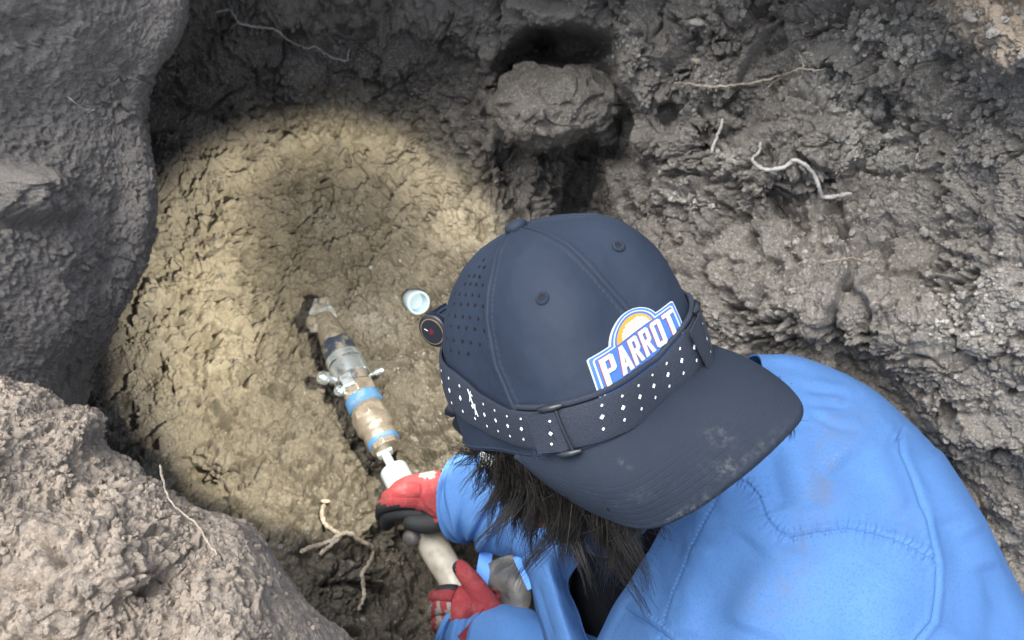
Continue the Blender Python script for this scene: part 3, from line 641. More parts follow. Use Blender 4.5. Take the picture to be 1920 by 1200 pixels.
# snap closure strap standing off the back of the cap
def band(mb, C, wdir, hw, th, mi=0):
    """flat ribbon along C with half width vector wdir"""
    C = np.asarray(C, float); T = np.gradient(C, axis=0); T /= np.linalg.norm(T, axis=1, keepdims=True)
    W = np.asarray(wdir, float); W = W - T * (W * T).sum(-1, keepdims=True); W /= np.linalg.norm(W, axis=-1, keepdims=True); Nn = np.cross(T, W)
    hw = np.broadcast_to(hw, (len(C),))
    k = np.linspace(-1, 1, 7)[None, :, None]
    P = C[:, None] + W[:, None] * hw[:, None, None] * k
    return shell(mb, P, np.repeat(Nn[:, None], 7, 1), th, mi)
mb = MB(); pz = catmull([(893, 742, .585), (868, 762, .60), (852, 780, .605), (866, 800, .60), (893, 822, .585), (930, 838, .56)], 40)
band(mb, PP(pz[:, 0], pz[:, 1], pz[:, 2]), (c2w(UPc) - CAMW) * 1.0 + np.array([.2, .4, .6]), .009, .0014)
mb.build('back_strap', M['plastic'], cap)

# patch
def pt(x, y, off):
    """patch millimetres -> world, on the crown surface"""
    x = np.asarray(x, float); y = np.asarray(y, float)
    deg = 8.2 + .87 * x; t = .198 + (y - 20) * .0038
    return cs(deg, t, np.broadcast_to(off, x.shape))
def pline(pts, n=12):
    q = []
    for (a, b), (c, d) in zip(pts, pts[1:] + pts[:1]):
        k = max(2, int(math.hypot(c - a, d - b) / 2.0)); q += [(a + (c - a) * i / k, b + (d - b) * i / k) for i in range(k)]
    return q
def plate(mb, pts, o0, o1, mi, side=None):
    """extruded polygon on the crown from lift o0 to o1 (fan from a triangulated fill)"""
    from mathutils.geometry import tessellate_polygon
    # cut into narrow strips so that the plate follows the curved crown
    P = [Vector((a, b, 0)) for a, b in pts]; tri = tessellate_polygon([P]); bm = bmesh.new()
    vs = [bm.verts.new(p) for p in P]
    for t in tri:
        try: bm.faces.new([vs[i] for i in t])
        except ValueError: pass
    xs = [p[0] for p in pts]; ys = [p[1] for p in pts]
    for x in np.arange(math.floor(min(xs)) + .5, max(xs), 2.5): bmesh.ops.bisect_plane(bm, geom=bm.verts[:] + bm.edges[:] + bm.faces[:], plane_co=(x, 0, 0), plane_no=(1, 0, 0))
    for y in np.arange(math.floor(min(ys)) + .5, max(ys), 3.5): bmesh.ops.bisect_plane(bm, geom=bm.verts[:] + bm.edges[:] + bm.faces[:], plane_co=(0, y, 0), plane_no=(0, 1, 0))
    bm.verts.ensure_lookup_table(); bm.verts.index_update()
    co = np.array([v.co[:2] for v in bm.verts]); fs = [[v.index for v in f.verts] for f in bm.faces]
    be_ = [(e.verts[0].index, e.verts[1].index) for e in bm.edges if len(e.link_faces) == 1]; bm.free()
    n = len(co); V = np.concatenate([pt(co[:, 0], co[:, 1], o1), pt(co[:, 0], co[:, 1], o0)])
    mb.add(V, fs, mi); mb.add(V, [(a, b, b + n, a + n) for a, b in be_], mi if side is None else side)
def outline(g):
    """shield outline inset by g millimetres"""
    R = 20.2 - g; cy = 14.8; yt = 20 - g; xa = math.sqrt(max(R * R - (yt - cy) ** 2, 1)); a0 = math.asin((yt - cy) / R); L = []
    L += [(-33 + g, -12), (33 - g, -12), (33 - g, yt - 1), (32 - g, yt), (xa, yt)]
    L += [(R * math.cos(a), cy + R * math.sin(a)) for a in np.linspace(a0, math.pi - a0, 26)][1:-1]
    L += [(-xa, yt), (-32 + g, yt), (-33 + g, yt - 1)]
    return L
mb = MB()
plate(mb, outline(0), 0, .0016, 1, 1); plate(mb, outline(.6), .0014, .0018, 0)
def ribbon(pts, wd, o0, o1, mi):
    for (a, b), (c, d) in zip(pts[:-1], pts[1:]):
        l = math.hypot(c - a, d - b)
        if l < 1e-6: continue
        nx, ny = -(d - b) / l * wd / 2, (c - a) / l * wd / 2; ex, ey = (c - a) / l * wd * .3, (d - b) / l * wd * .3
        plate(mb, [(a - nx - ex, b - ny - ey), (c - nx + ex, d - ny + ey), (c + nx + ex, d + ny + ey), (a + nx - ex, b + ny - ey)], o0, o1, mi)
ol = outline(2.6); ribbon(ol[1:] + ol[:1], .75, .0017, .0021, 1)
cyo, Ro = 14.6, 15.6; y0 = 17.2; a0 = math.asin((y0 - cyo) / Ro)
plate(mb, [(Ro * math.cos(a), cyo + Ro * math.sin(a)) for a in np.linspace(a0, math.pi - a0, 26)], .0017, .0021, 2)
for k, (yy, wd) in enumerate([(18.1, 12.9), (20.0, 12.4), (21.9, 11.6), (23.8, 9.9), (25.7, 7.2)]):
    plate(mb, [(-wd + .6 + 1.2, yy - .68), (wd - 0 + .4, yy - .68), (wd - .6 + .4, yy + .68), (-wd + 1.8, yy + .68)], .0020, .0025, 1)
GL = {  # block letters on a 7 x 19 cell: list of strokes (polygons)
 'P': [[(0, 0), (2.6, 0), (2.6, 19), (0, 19)], [(2.6, 16), (2.6, 19), (6.6, 19), (7.8, 17.6), (7.8, 8.6), (6.6, 7.2), (2.6, 7.2), (2.6, 10), (5.2, 10), (5.2, 16)]],
 'A': [[(0, 0), (2.7, 0), (4.9, 19), (2.9, 19)], [(5.5, 0), (8.4, 0), (5.4, 19), (3.3, 19)], [(1.5, 3.8), (6.9, 3.8), (6.5, 6.6), (1.9, 6.6)]],
 'R': [[(0, 0), (2.6, 0), (2.6, 19), (0, 19)], [(2.6, 16), (2.6, 19), (6.6, 19), (7.8, 17.6), (7.8, 9.4), (6.6, 8), (2.6, 8), (2.6, 10.6), (5.2, 10.6), (5.2, 16)], [(2.9, 8.4), (5.6, 8.4), (8.3, 0), (5.4, 0)]],
 'O': [[(0, 1.5), (1.2, 0), (2.6, 0), (2.6, 19), (1.2, 19), (0, 17.5)], [(5.2, 0), (6.6, 0), (7.8, 1.5), (7.8, 17.5), (6.6, 19), (5.2, 19)], [(2.6, 16), (5.2, 16), (5.2, 19), (2.6, 19)], [(2.6, 0), (5.2, 0), (5.2, 3), (2.6, 3)]],
 'T': [[(2.6, 0), (5.2, 0), (5.2, 16), (2.6, 16)], [(0, 16), (7.8, 16), (7.8, 19), (0, 19)]]}
x = -28.2
for ch, adv in zip('PARROT', (9.0, 9.2, 9.3, 9.3, 9.1, 8)):
    for poly in GL[ch]:
        f_ = lambda p, dx, dy: (x + p[0] * 1.0 + dx, -4.2 + p[1] * 1.03 + dy)
        plate(mb, [f_(p, -.38, .3) for p in poly], .0017, .0021, 3)
        plate(mb, [f_(p, 0, 0) for p in poly], .0020, .0027, 1)
    x += adv * 1.08
mb.build('logo_patch', [M['bluepatch'], M['white'], M['orange'], M['redline']], cap, smooth=False, fix=False)

# ---- headlamp (a thing of its own, worn round the cap)
lampo = thing('headlamp', 'dark headlamp with a dotted strap wrapped around the cap, its lamp shining on the clay', 'headlamp', tuple(PP(812, 622, .60)))
KA = [-180, -150, -120, -94, -75, -56, -38, -12, 16, 34, 49, 65, 90, 120, 150, 180]
KB = [.23, .22, .15, .068, .035, .021, .012, .001, .000, .002, .006, .030, .12, .20, .225, .23]
KT = [.37, .36, .31, .235, .160, .118, .103, .086, .078, .101, .122, .160, .27, .33, .36, .37]
qa = np.linspace(-180, 180, 500, endpoint=False); tb = np.interp(qa, KA, KB); tp = np.interp(qa, KA, KT)
ker = np.hanning(15); ker /= ker.sum(); sm = lambda a: np.convolve(np.r_[a[-7:], a, a[:7]], ker, 'valid'); tb, tp = sm(tb), sm(tp)
kk = np.linspace(0, 1, 24)[:, None]
off = .0034 + .0012 * np.sin(np.pi * kk) ** .5 + 0 * qa[None]
Q = cs(np.repeat(qa[None], 24, 0), tb[None] * (1 - kk) + tp[None] * kk, off); Qn = gnormal(Q); Qn *= np.sign((Qn * (Q - c2w(CC))).sum(-1))[..., None]
mb = MB(); shell(mb, Q, Qn, .0016, 0, True)
mid = Q[12]; al = np.r_[0, np.cumsum(np.linalg.norm(np.diff(mid, axis=0), axis=1))]
def sp(s, w_, off):
    i = np.interp(s, al, np.arange(len(al))); i0 = int(i); k = int(np.clip(w_ * 23, 0, 22)); fr = w_ * 23 - k
    a = Q[k, i0] * (1 - fr) + Q[k + 1, i0] * fr; b = Q[k, (i0 + 1) % 500] * (1 - fr) + Q[k + 1, (i0 + 1) % 500] * fr
    return a + (b - a) * (i - i0) + Qn[12, i0] * off
def dot(s, w_, r, wscale=.026):
    c = [sp(s + r * .15, w_ + r / wscale, .0007), sp(s + r, w_ + .1 * r / wscale, .0007), sp(s - r * .15, w_ - r / wscale, .0007), sp(s - r, w_ - .1 * r / wscale, .0007)]
    mb.add(c, [(0, 1, 2, 3)], 1)
zero = np.interp(0, qa, al)
for k in range(-14, 9):
    s = zero + .0072 + k * .0142
    if k in (-4, 6) : continue
    dot(s + .0020, .80, .00100); dot(s, .52, .00160); dot(s - .0015, .24, .00100)
for s_, w0 in ((zero - .148, .35), (zero - .151, .6)):
    for a, b in (((0, 0), (.003, .28)), ((.003, 0), (0, .28))):
        c0, c1 = sp(s_ + a[0], w0 + a[1], .0007), sp(s_ + b[0], w0 + b[1], .0007); mb.tube([c0, c1], .0003, 6, 1)
strap = mb.build('head_strap', [M['strap'], M['reflect']], lampo, fix=False)
# padded edge cord behind the strap top, buckles
mb = MB(); fr_ = (qa > -52) & (qa < 58); mb.tube(cs(qa[fr_], tp[fr_] + .010, .0022), .0019, 8); mb.build('strap_lining', M['strap'], lampo)
def buckle(deg, tilt, label=None):
    i = np.argmin(abs(qa - deg)); mb = MB(); c0 = Q[0, i]; c1 = Q[-1, i]; n = Qn[12, i]; T = Q[12, (i + 4) % 500] - Q[12, i]; T /= np.linalg.norm(T)
    W = c1 - c0; L = np.linalg.norm(W); W /= L
    rim = lambda s_, w_, o_: c0 + W * w_ + T * s_ + n * o_
    for s_ in (-.0035, .0035): mb.tube([rim(s_ + tilt * x, L * x - (0 if 0 < x < 1 else (.0022 if x == 0 else -.0022)), .0014 + .0012 * math.sin(math.pi * x)) for x in (0, .2, .4, .6, .8, 1)], .0012, 8)
    for w_ in (-.0022, L + .0022): mb.tube([rim(-.008 + tilt * (w_ > 0), w_, .0004), rim(-.003 + tilt * (w_ > 0), w_, .0022), rim(.003 + tilt * (w_ > 0), w_, .0022), rim(.008 + tilt * (w_ > 0), w_, .0004)], [.0014, .0024, .0024, .0014], 10)
    # doubled webbing loop
    C = [rim(s_, L / 2, o_) for s_, o_ in ((-.020, .0008), (-.012, .0024), (-.005, .0034), (.000, .0026), (.002, .0010))]
    band(mb, catmull(C, 16), W, L / 2 * .98, .0013, 1)
    for s_, w_, r in ((-.004, .80, .00095), (-.006, .50, .0014), (-.0075, .24, .00095)):
        p = rim(s_, L * w_, .0040); mb.add([p + W * r, p + T * r, p - W * r, p - T * r], [(0, 1, 2, 3)], 2)
    mb.build('buckle', [M['plastic'], M['strap'], M['reflect']], lampo)
buckle(-36, -.003); buckle(47, .003)
# lamp body: ribbed cylinder with an end cap, lens underneath
lc = PP(829, 606, .605); le = PP(813, 622, .592); axl = le - lc; axl /= np.linalg.norm(axl)
axl = (PP(808, 624, .590) - PP(838, 604, .606)); axl /= np.linalg.norm(axl)
mb = MB(); p0 = PP(846, 598, .610)
prof = [(0, .0105)]
for k in range(7): prof += [(.0015 + k * .0026, .0128), (.0028 + k * .0026, .0128), (.0029 + k * .0026, .0108), (.0040 + k * .0026, .0108)]
mb.lathe(p0, axl, prof, 36, 0)
for k in range(14):
    a = 2 * math.pi * k / 14; r_ = np.cross(axl, [0, 0, 1.]); r_ /= np.linalg.norm(r_); r2 = np.cross(axl, r_); dvec = r_ * math.cos(a) + r2 * math.sin(a)
    mb.box(p0 + axl * .009 + dvec * .0115, axl * .0085, np.cross(axl, dvec) * .0011, dvec * .0022, 0)
lb = mb.build('lamp_housing', [M['gunmetal']], lampo)
mb = MB(); e0 = p0 + axl * .0205
mb.lathe(e0, axl, [(-.003, .0122), (0, .0134), (.0035, .0134), (.0045, .0124), (.0046, .0112)], 40, 0)
mb.lathe(e0, axl, [(.0040, .0108), (.0050, .0108)], 40, 1); mb.lathe(e0, axl, [(.0042, .0101), (.0054, .0098)], 40, 0)
r_ = np.cross(axl, [0, 0, 1.]); r_ /= np.linalg.norm(r_); r2 = np.cross(axl, r_)
for k in range(12):
    a = k * 2.4; rad_ = .0008 * math.sqrt(k); mb.lathe(e0 + r_ * (math.cos(a) * rad_ ) + r2 * math.sin(a) * rad_, axl, [(.0050, .0005), (.0058, .0004)], 6, 2)
mb.box(e0 + axl * .0056 + r_ * .005 + r2 * .001, axl * .0002, r_ * .0016, r2 * .0003, 3)
mb.build('end_cap', [M['plastic'], M['gold'], M['red_led'], M['white']], lampo)
# lens and light, aimed at the pit floor
aim = PG(652, 650, 0.); lp = p0 + axl * .010; dv = aim - lp; dist_l = np.linalg.norm(dv); dv /= dist_l
mb = MB(); mb.lathe(lp + dv * .004, dv, [(0, .0105), (.011, .0112), (.0125, .0105)], 28, 0); mb.lathe(lp + dv * .0168, dv, [(0, .0085), (.0004, .0080)], 24, 1)
mb.build('lens', [M['plastic'], M['lens']], lampo)
ld = bpy.data.lights.new('headlamp_beam', 'SPOT'); ld.energy = 20; ld.spot_size = math.radians(56); ld.spot_blend = .28; ld.shadow_soft_size = .004; ld.color = (1, .91, .72)
lo = bpy.data.objects.new('headlamp_beam', ld); SC.collection.objects.link(lo); lo.location = lp + dv * .021; lo.rotation_euler = Vector(-dv).to_track_quat('Z', 'Y').to_euler()
lo.parent = lampo; lo.matrix_parent_inverse = Matrix.Translation(-Vector(lampo.location))

# ---- pipe work
def axis_frame(p0, p1):
    a = p1 - p0; L = np.linalg.norm(a); return a / L, L
A0 = PG(604, 590, .058); A1 = PG(733, 858, .074); ax, LA = axis_frame(A0, A1)
def ap(u, v):  # parameter along the axis of a pixel
    U0, V0, _ = w2p(A0); U1, V1, _ = w2p(A1); return ((u - U0) * (U1 - U0) + (v - V0) * (V1 - V0)) / ((U1 - U0) ** 2 + (V1 - V0) ** 2) * LA
px = 1.27 / F * .75
pf_ = thing('pipe_fitting', 'brass and steel pipe fitting with a black rubber sleeve lying on the lit clay', 'pipe fitting', tuple(A0 - [0, 0, .04]))
def lth(name, segs, m, parent=pf_, hexa=None, build=True, disp=None, seg=40):
    mb = MB(); prof = [(ap(u, v), r * px) for u, v, r in segs]; mb.lathe(A0, ax, prof, seg, 0, hexa=hexa)
    o = mb.build(name, M[m], parent, bevel=.0012 if hexa else 0)
    return o
o = lth('pipe_end', [(604, 592, 10), (606, 597, 24), (612, 610, 30), (620, 628, 33), (628, 645, 36), (640, 668, 39), (652, 690, 38)], 'muddy', seg=64)
# coarse mud on the pipe end
V = np.empty(len(o.data.vertices) * 3, np.float32); o.data.vertices.foreach_get('co', V); V = V.reshape(-1, 3)
rngm = random.Random(5)
mb = MB()
for k in range(26):
    u = rngm.uniform(598, 652); s_ = ap(u, 590 + (u - 604) * 2.05); a = rngm.uniform(0, 6.28); r_ = np.cross(ax, [0, 0, 1.]); r_ /= np.linalg.norm(r_); r2 = np.cross(ax, r_)
    c = A0 + ax * s_ + (r_ * math.cos(a) + r2 * math.sin(a)) * px * rngm.uniform(24, 36); sz = rngm.uniform(.005, .012)
    mb.add((IV * (1 + .35 * vnoise(IV * 1.7 + k * 3.1, 3)[:, None])) * sz * np.array([1, 1, .7]) + c, IF)
mb.build('mud_coat', M['muddy'], pf_)
mb = MB()
for k, (u, v, r, h) in enumerate([(600, 580, .020, .055), (612, 596, .018, .06), (620, 612, .013, .07)]):
    c = PG(u, v, h); a = rngm.uniform(0, 3); mb.add((IV * (1 + .3 * vnoise(IV * 2 + k * 5, 3)[:, None])) * np.array([r * .9, r * 1.25, r * .22]) + c, IF)
mb.build('torn_plastic', M['clear'], pf_)
lth('rubber_sleeve', [(630, 650, 37), (632, 656, 41), (642, 678, 42), (655, 706, 43), (664, 730, 43), (667, 737, 40)], 'rubber')
cl = lth('hose_clamp', [(641, 682, 43), (641.3, 682.6, 44.5), (646, 692, 44.5), (646.3, 692.6, 43)], 'steel')
lth('hose_clamp', [(648, 697, 43), (648.3, 697.6, 46), (660, 722, 46), (660.3, 722.6, 43)], 'steel')
def bolt(u, v, h, r, L, d, m='steel'):
    mb = MB(); c = PG(u, v, h); d = np.asarray(d, float); d /= np.linalg.norm(d)
    mb.lathe(c, d, [(0, r * .55), (L * .55, r * .55), (L * .56, r), (L * .9, r), (L, r * .8)], 24, 0, hexa=None)
    mb.lathe(c, d, [(L * 1.0, r * .5), (L * 1.04, r * .4)], 12, 0); mb.build('screw', M[m], pf_)
bolt(628, 714, .078, .0105, .028, (-.55, -.1, .55)); bolt(645, 737, .083, .0085, .016, (-.4, -.1, .8)); bolt(688, 706, .07, .006, .03, (.9, .2, .35)); 
mb = MB(); mb.box(PG(652, 714, .092), ax * .012, np.cross(ax, [0, 0, 1]) * .010, np.array([0, 0, .006])); mb.build('clamp_housing', M['steel'], pf_, bevel=.002)
lth('brass_nut', [(667, 737, 30), (667.3, 737.6, 44), (676, 758, 44), (676.3, 758.6, 30)], 'brass', hexa=6)
lth('blue_band', [(676, 757, 38), (677, 760, 43.5), (683, 772, 44), (684, 775, 38)], 'tape')
lth('brass_body', [(686, 775, 36), (688, 779, 42), (692, 788, 43), (693, 790, 41), (699, 802, 45), (704, 812, 44), (705, 815, 39), (709, 822, 38), (711, 826, 40), (714, 832, 38)], 'brass')
lth('brass_nut', [(691, 785, 35), (691.3, 785.6, 46.5), (697, 798, 46.5), (697.3, 798.6, 35)], 'brass', hexa=8)
lth('blue_band', [(711, 826, 34), (712, 828, 38), (716, 837, 38), (717, 840, 32)], 'tape')
lth('brass_nut', [(715, 835, 30), (715.3, 835.6, 36), (720, 847, 36), (720.3, 847.6, 24)], 'brass', hexa=8)

pv = thing('pvc_pipe', 'white PVC pipe with a stepped nozzle, held by both red gloves against the brass fitting', 'pipe', tuple(PG(800, 980, .02)))
B0 = PP(721, 848, 1.165); B1 = PP(748, 900, 1.135); bx_, LB = axis_frame(B0, B1)
mb = MB(); mb.box(B0, np.cross(bx_, [0, 0, 1.]) * .0125, bx_ * .0052, np.array([0, 0, .010])); mb.build('nozzle_tab', M['pvc'], pv, bevel=.002)
mb = MB(); mb.lathe(B0, bx_, [(0, .0068), (.05, .0068)], 20); mb.build('nozzle_stem', M['pvc'], pv)
mb = MB(); mb.lathe(B0, bx_, [(.033, .012), (.0335, .0205), (.0365, .0212), (.075, .0212), (.078, .020)], 40); mb.build('coupler', M['pvc'], pv)
pz = catmull([(748, 900, 1.16), (768, 940, 1.13), (792, 985, 1.10), (820, 1035, 1.07), (846, 1080, 1.045), (866, 1118, 1.03)], 30)
mb = MB(); mb.tube(PP(pz[:, 0], pz[:, 1], pz[:, 2]), np.interp(np.arange(30), [0, 12, 17, 29], [.0205, .020, .0215, .018]), 36); mb.build('pipe', M['pvc_dirty'], pv)
mb = MB(); mb.lathe(PP(775, 1006, 1.075), PP(762, 1013, 1.05) - PP(775, 1006, 1.075), [(-.006, .009), (0, .0115), (.010, .0120), (.014, .010), (.016, .005)], 24); mb.build('side_plug', M['bag'], pv)

# white cap lying on the clay
wc = gp(786, 567, .001); wa = PG(802, 575, .072) - PG(775, 562, .035); wa /= np.linalg.norm(wa); cp = PG(771, 561, .035)
mb = MB(); mb.lathe(cp, wa, [(0, .013), (.0012, .0155), (.004, .0175), (.022, .0180), (.0225, .0205), (.034, .0205), (.0345, .0195)], 40)
mb.F.pop(); mb.M.pop()          # open end
mb.lathe(cp, wa, [(.0345, .0195), (.0340, .0165), (.014, .0150), (.0135, .006)], 40); mb.F.pop(-2); mb.M.pop(-2)
tag(mb.build('plastic_plug', M['plug']), 'small white open plastic plug lying on the clay beside the headlamp', 'plug')

# ------------------------------------------------------------------ the person
def addbody(nodes):
    return [(PP(u, v, z), r) for u, v, z, r in nodes]
bodyn = addbody([
    (1760, 1420, .86, .15), (1560, 1200, .84, .15), (1430, 1010, .80, .13), (1370, 930, .74, .075), (1300, 880, .66, .055),      # pelvis, belly, chest, neck base, neck
    (1500, 800, .86, .055), (1360, 870, .98, .045), (1120, 955, 1.03, .040), (905, 940, 1.06, .030), (848, 935, 1.065, .027),      # right arm
    (1330, 1200, .84, .06), (1170, 1330, .93, .048), (1030, 1260, .985, .040), (925, 1195, 1.0, .030), (895, 1165, 1.0, .028),       # left arm
    (1900, 1700, .95, .10), (1500, 1700, 1.02, .10)])
bodye = [(0, 1), (1, 2), (2, 3), (3, 4), (2, 5), (5, 6), (6, 7), (7, 8), (8, 9), (2, 10), (10, 11), (11, 12), (12, 13), (13, 14), (0, 15), (0, 16)]
bV, bF = skin_np(bodyn, bodye, 2, 0)
# head in the cap's frame: crown up = UP, face away from the bill
th = np.linspace(0, np.pi, 60); ph = np.linspace(0, 2 * np.pi, 96, endpoint=False); TH, PHI = np.meshgrid(th, ph, indexing='ij')
hx, hy, hz = np.sin(TH) * np.sin(PHI), np.sin(TH) * np.cos(PHI), np.cos(TH)            # side, back(+)/face(-), up
X_ = hx * .068 * (1 - .16 * np.clip(-hz, 0, 1)); Y_ = hy * .088 - .004; Z_ = hz * np.where(hz < 0, .112 - .050 * sst(-.5, .5, hy), .105)
face = np.clip(-hy, 0, 1)
Y_ -= .020 * np.exp(-((hx / .13) ** 2 + ((hz + .22) / .13) ** 2)) * (hy < 0)               # nose
Y_ += .008 * (np.exp(-(((np.abs(hx) - .36) / .16) ** 2 + ((hz + .02) / .10) ** 2))) * (hy < 0)   # eye sockets
Y_ -= .006 * np.exp(-((hx / .22) ** 2 + ((hz + .55) / .06) ** 2)) * (hy < 0); Y_ -= .010 * np.exp(-((hx / .3) ** 2 + ((hz + .85) / .2) ** 2)) * (hy < 0)   # lips, chin
HV = np.stack([X_, Y_ + .006, Z_ - .045 + .012], -1) @ RC.T + q_
mbh = MB(); mbh.add(bV, bF); mbh.add(c2w(HV), list(gridfaces(60, 96, True)))
def headp(x, y, z): return c2w(np.array([x, y, z]) @ RC.T + q_)
for sx in (-1, 1):   # ears
    C = [headp(sx * (.062 + .007 * math.sin(a * .5)), .000 + .012 * math.cos(a) , -.044 + .022 * math.sin(a)) for a in np.linspace(-.5 * math.pi, 1.4 * math.pi, 16)]
    mbh.tube(np.array(C), .0055, 8); mbh.tube([headp(sx * .058, .002, -.056), headp(sx * .070, .000, -.064)], [.009, .0065], 10)
body = mbh.build('body', M['skin'], person, fix=False)
rm = body.modifiers.new('r', 'REMESH'); rm.mode = 'VOXEL'; rm.voxel_size = .0035; rm.use_smooth_shade = True
dg = bpy.context.evaluated_depsgraph_get(); me2 = bpy.data.meshes.new_from_object(body.evaluated_get(dg)); body.modifiers.clear(); body.data = me2
bm = bmesh.new(); bm.from_mesh(me2); bm.verts.ensure_lookup_table(); seen = set(); isl = []
for v0 in bm.verts:
    if v0 in seen: continue
    st_ = [v0]; seen.add(v0); cur_ = []
    while st_:
        v1 = st_.pop(); cur_.append(v1)
        for e_ in v1.link_edges:
            o_ = e_.other_vert(v1)
            if o_ not in seen: seen.add(o_); st_.append(o_)
    isl.append(cur_)
isl.sort(key=len); print('body islands', [len(i_) for i_ in isl])
for i_ in isl[:-1]: bmesh.ops.delete(bm, geom=i_, context='VERTS')
bm.to_mesh(me2); bm.free()

# ---- torso shell of the jacket: rows run from the open front edge over the shoulder to the far side
JR = [
 [(1255, 985, .80), (1262, 955, .715), (1320, 890, .66), (1385, 810, .655), (1420, 735, .68), (1430, 685, .73), (1412, 660, .80), (1370, 690, .92)],
 [(1212, 1040, .86), (1232, 1010, .735), (1310, 945, .66), (1400, 870, .64), (1468, 780, .66), (1510, 705, .715), (1498, 668, .79), (1440, 700, .93)],
 [(1160, 1130, .89), (1176, 1100, .775), (1280, 1030, .67), (1410, 950, .625), (1530, 850, .635), (1610, 765, .70), (1620, 722, .78), (1560, 730, .93)],
 [(1128, 1200, .90), (1146, 1165, .795), (1260, 1115, .675), (1420, 1040, .612), (1570, 930, .615), (1680, 835, .685), (1702, 790, .78), (1650, 790, .95)],
 [(1085, 1290, .92), (1104, 1250, .81), (1240, 1200, .68), (1420, 1130, .60), (1600, 1020, .592), (1740, 920, .665), (1776, 872, .76), (1730, 890, .95)],
 [(1050, 1380, .94), (1070, 1340, .83), (1220, 1300, .68), (1430, 1230, .59), (1640, 1120, .575), (1810, 1020, .65), (1850, 985, .75), (1820, 1010, .95)],
 [(1010, 1490, .96), (1030, 1450, .84), (1200, 1420, .69), (1440, 1350, .585), (1690, 1240, .57), (1880, 1150, .65), (1922, 1125, .75), (1900, 1160, .96)],
 [(960, 1620, 1.0), (980, 1590, .86), (1190, 1560, .70), (1460, 1500, .59), (1760, 1400, .575), (1990, 1330, .66), (2040, 1310, .78), (2020, 1350, 1.0)]]
G = crgrid(JR, 620, 700); U_, V_ = G[..., 0], G[..., 1]
Pj = PP(U_, V_, G[..., 2]); Nj = gnormal(Pj)
if (Nj[300, 300] @ (CAMW - Pj[300, 300])) < 0: Nj = -Nj
pj = Pj.astype(np.float32)
dj = .0045 * fbm(pj, 9, 3, 701) + .0005 * fbm(pj, 30, 3, 702)
def crease(poly, w_, a, stitch=0, fade=True, both=0):
    d, s_, L = pdist(U_, V_, poly); e = sst(0, 25, s_) * sst(0, 25, L - s_) if fade else 1
    r = a * np.exp(-(d / w_) ** 2) * e
    if stitch: r = r * (.45 + .55 * np.cos(s_ * 2 * np.pi / stitch))
    return r
YO = [(1372, 895), (1400, 905), (1422, 930), (1436, 970), (1455, 995), (1480, 1004), (1530, 993), (1590, 985), (1650, 998), (1700, 1020), (1757, 1052)]
YO2 = [(x + 1, y + 9) for x, y in YO]
ARM = [(1688, 800), (1690, 850), (1715, 915), (1738, 980), (1757, 1052), (1759, 1110), (1752, 1165), (1712, 1215)]
PL = [(1345, 930), (1310, 1000), (1282, 1075), (1258, 1130), (1232, 1215)]
PE = [(1262, 978), (1215, 1060), (1172, 1135), (1128, 1225)]
dj += crease(YO, 3.0, -.0013, 0, False) + crease(YO, 3.2, -.0008, 9, False) + crease(YO2, 5, .0005, 9, False) + crease([(x, y - 9) for x, y in YO], 6, .0010, 11, False)
dj += crease(YO2, 2.5, -.0007, 7, False)
dj += crease(ARM, 4, -.0020) + crease([(x + 10, y + 2) for x, y in ARM], 8, .0012) + crease([(x - 9, y) for x, y in ARM], 9, .0012)
dj += crease([(1698, 790), (1692, 815), (1668, 842)], 4, -.0018) + crease([(1680, 785), (1650, 840)], 8, .0012)
dj += crease(PL, 2.6, -.0009, 9, False) + crease(PL, 4, -.0005) + crease(PE, 2.4, -.0008, 9, False) + crease([(x - 9, y - 4) for x, y in PE], 6, .0008)
dj += crease([(1160, 1142), (1215, 1172), (1262, 1205), (1300, 1240)], 4, -.0026) + crease([(1163, 1130), (1222, 1160), (1275, 1195)], 7, .0016) + crease([(1172, 1128), (1232, 1160), (1285, 1200)], 2.2, -.0008, 8)
# folds round the neck and shoulder, soft drapes below
for poly, w_, a in [([(1500, 716), (1545, 718), (1590, 730), (1640, 742)], 8, .0045), ([(1500, 727), (1550, 731), (1600, 744)], 6, -.0035), ([(1510, 748), (1560, 747), (1590, 752)], 7, .004), ([(1508, 757), (1560, 758), (1600, 765)], 5, -.0045),
                 ([(1512, 770), (1545, 785), (1580, 802), (1622, 806)], 6, -.0035), ([(1520, 760), (1570, 785), (1625, 790)], 9, .003), ([(1440, 668), (1500, 676), (1580, 705), (1660, 770)], 7, .0022), ([(1440, 682), (1500, 690), (1580, 722)], 6, -.0015),
                 ([(1420, 1010), (1380, 1060), (1345, 1130), (1325, 1230)], 34, -.003), ([(1470, 1010), (1440, 1080), (1400, 1190)], 44, .003), ([(1320, 1010), (1290, 1110), (1280, 1200)], 22, .004), ([(1440, 830), (1450, 900), (1470, 960)], 18, -.004), ([(1480, 800), (1500, 880), (1530, 960)], 26, .004),
                 ([(1640, 1060), (1600, 1130), (1600, 1230)], 40, -.005), ([(1780, 960), (1800, 1060), (1800, 1200)], 30, -.003), ([(1740, 840), (1775, 930), (1830, 1010)], 22, .003), ([(1580, 850), (1640, 930), (1690, 1000)], 36, -.003), ([(1850, 1050), (1870, 1130), (1860, 1220)], 20, -.003), ([(1640, 820), (1660, 880), (1700, 960)], 16, .002)]:
    dj += crease(poly, w_ * 1.25, a * (.4 if w_ < 10 else 1.15))
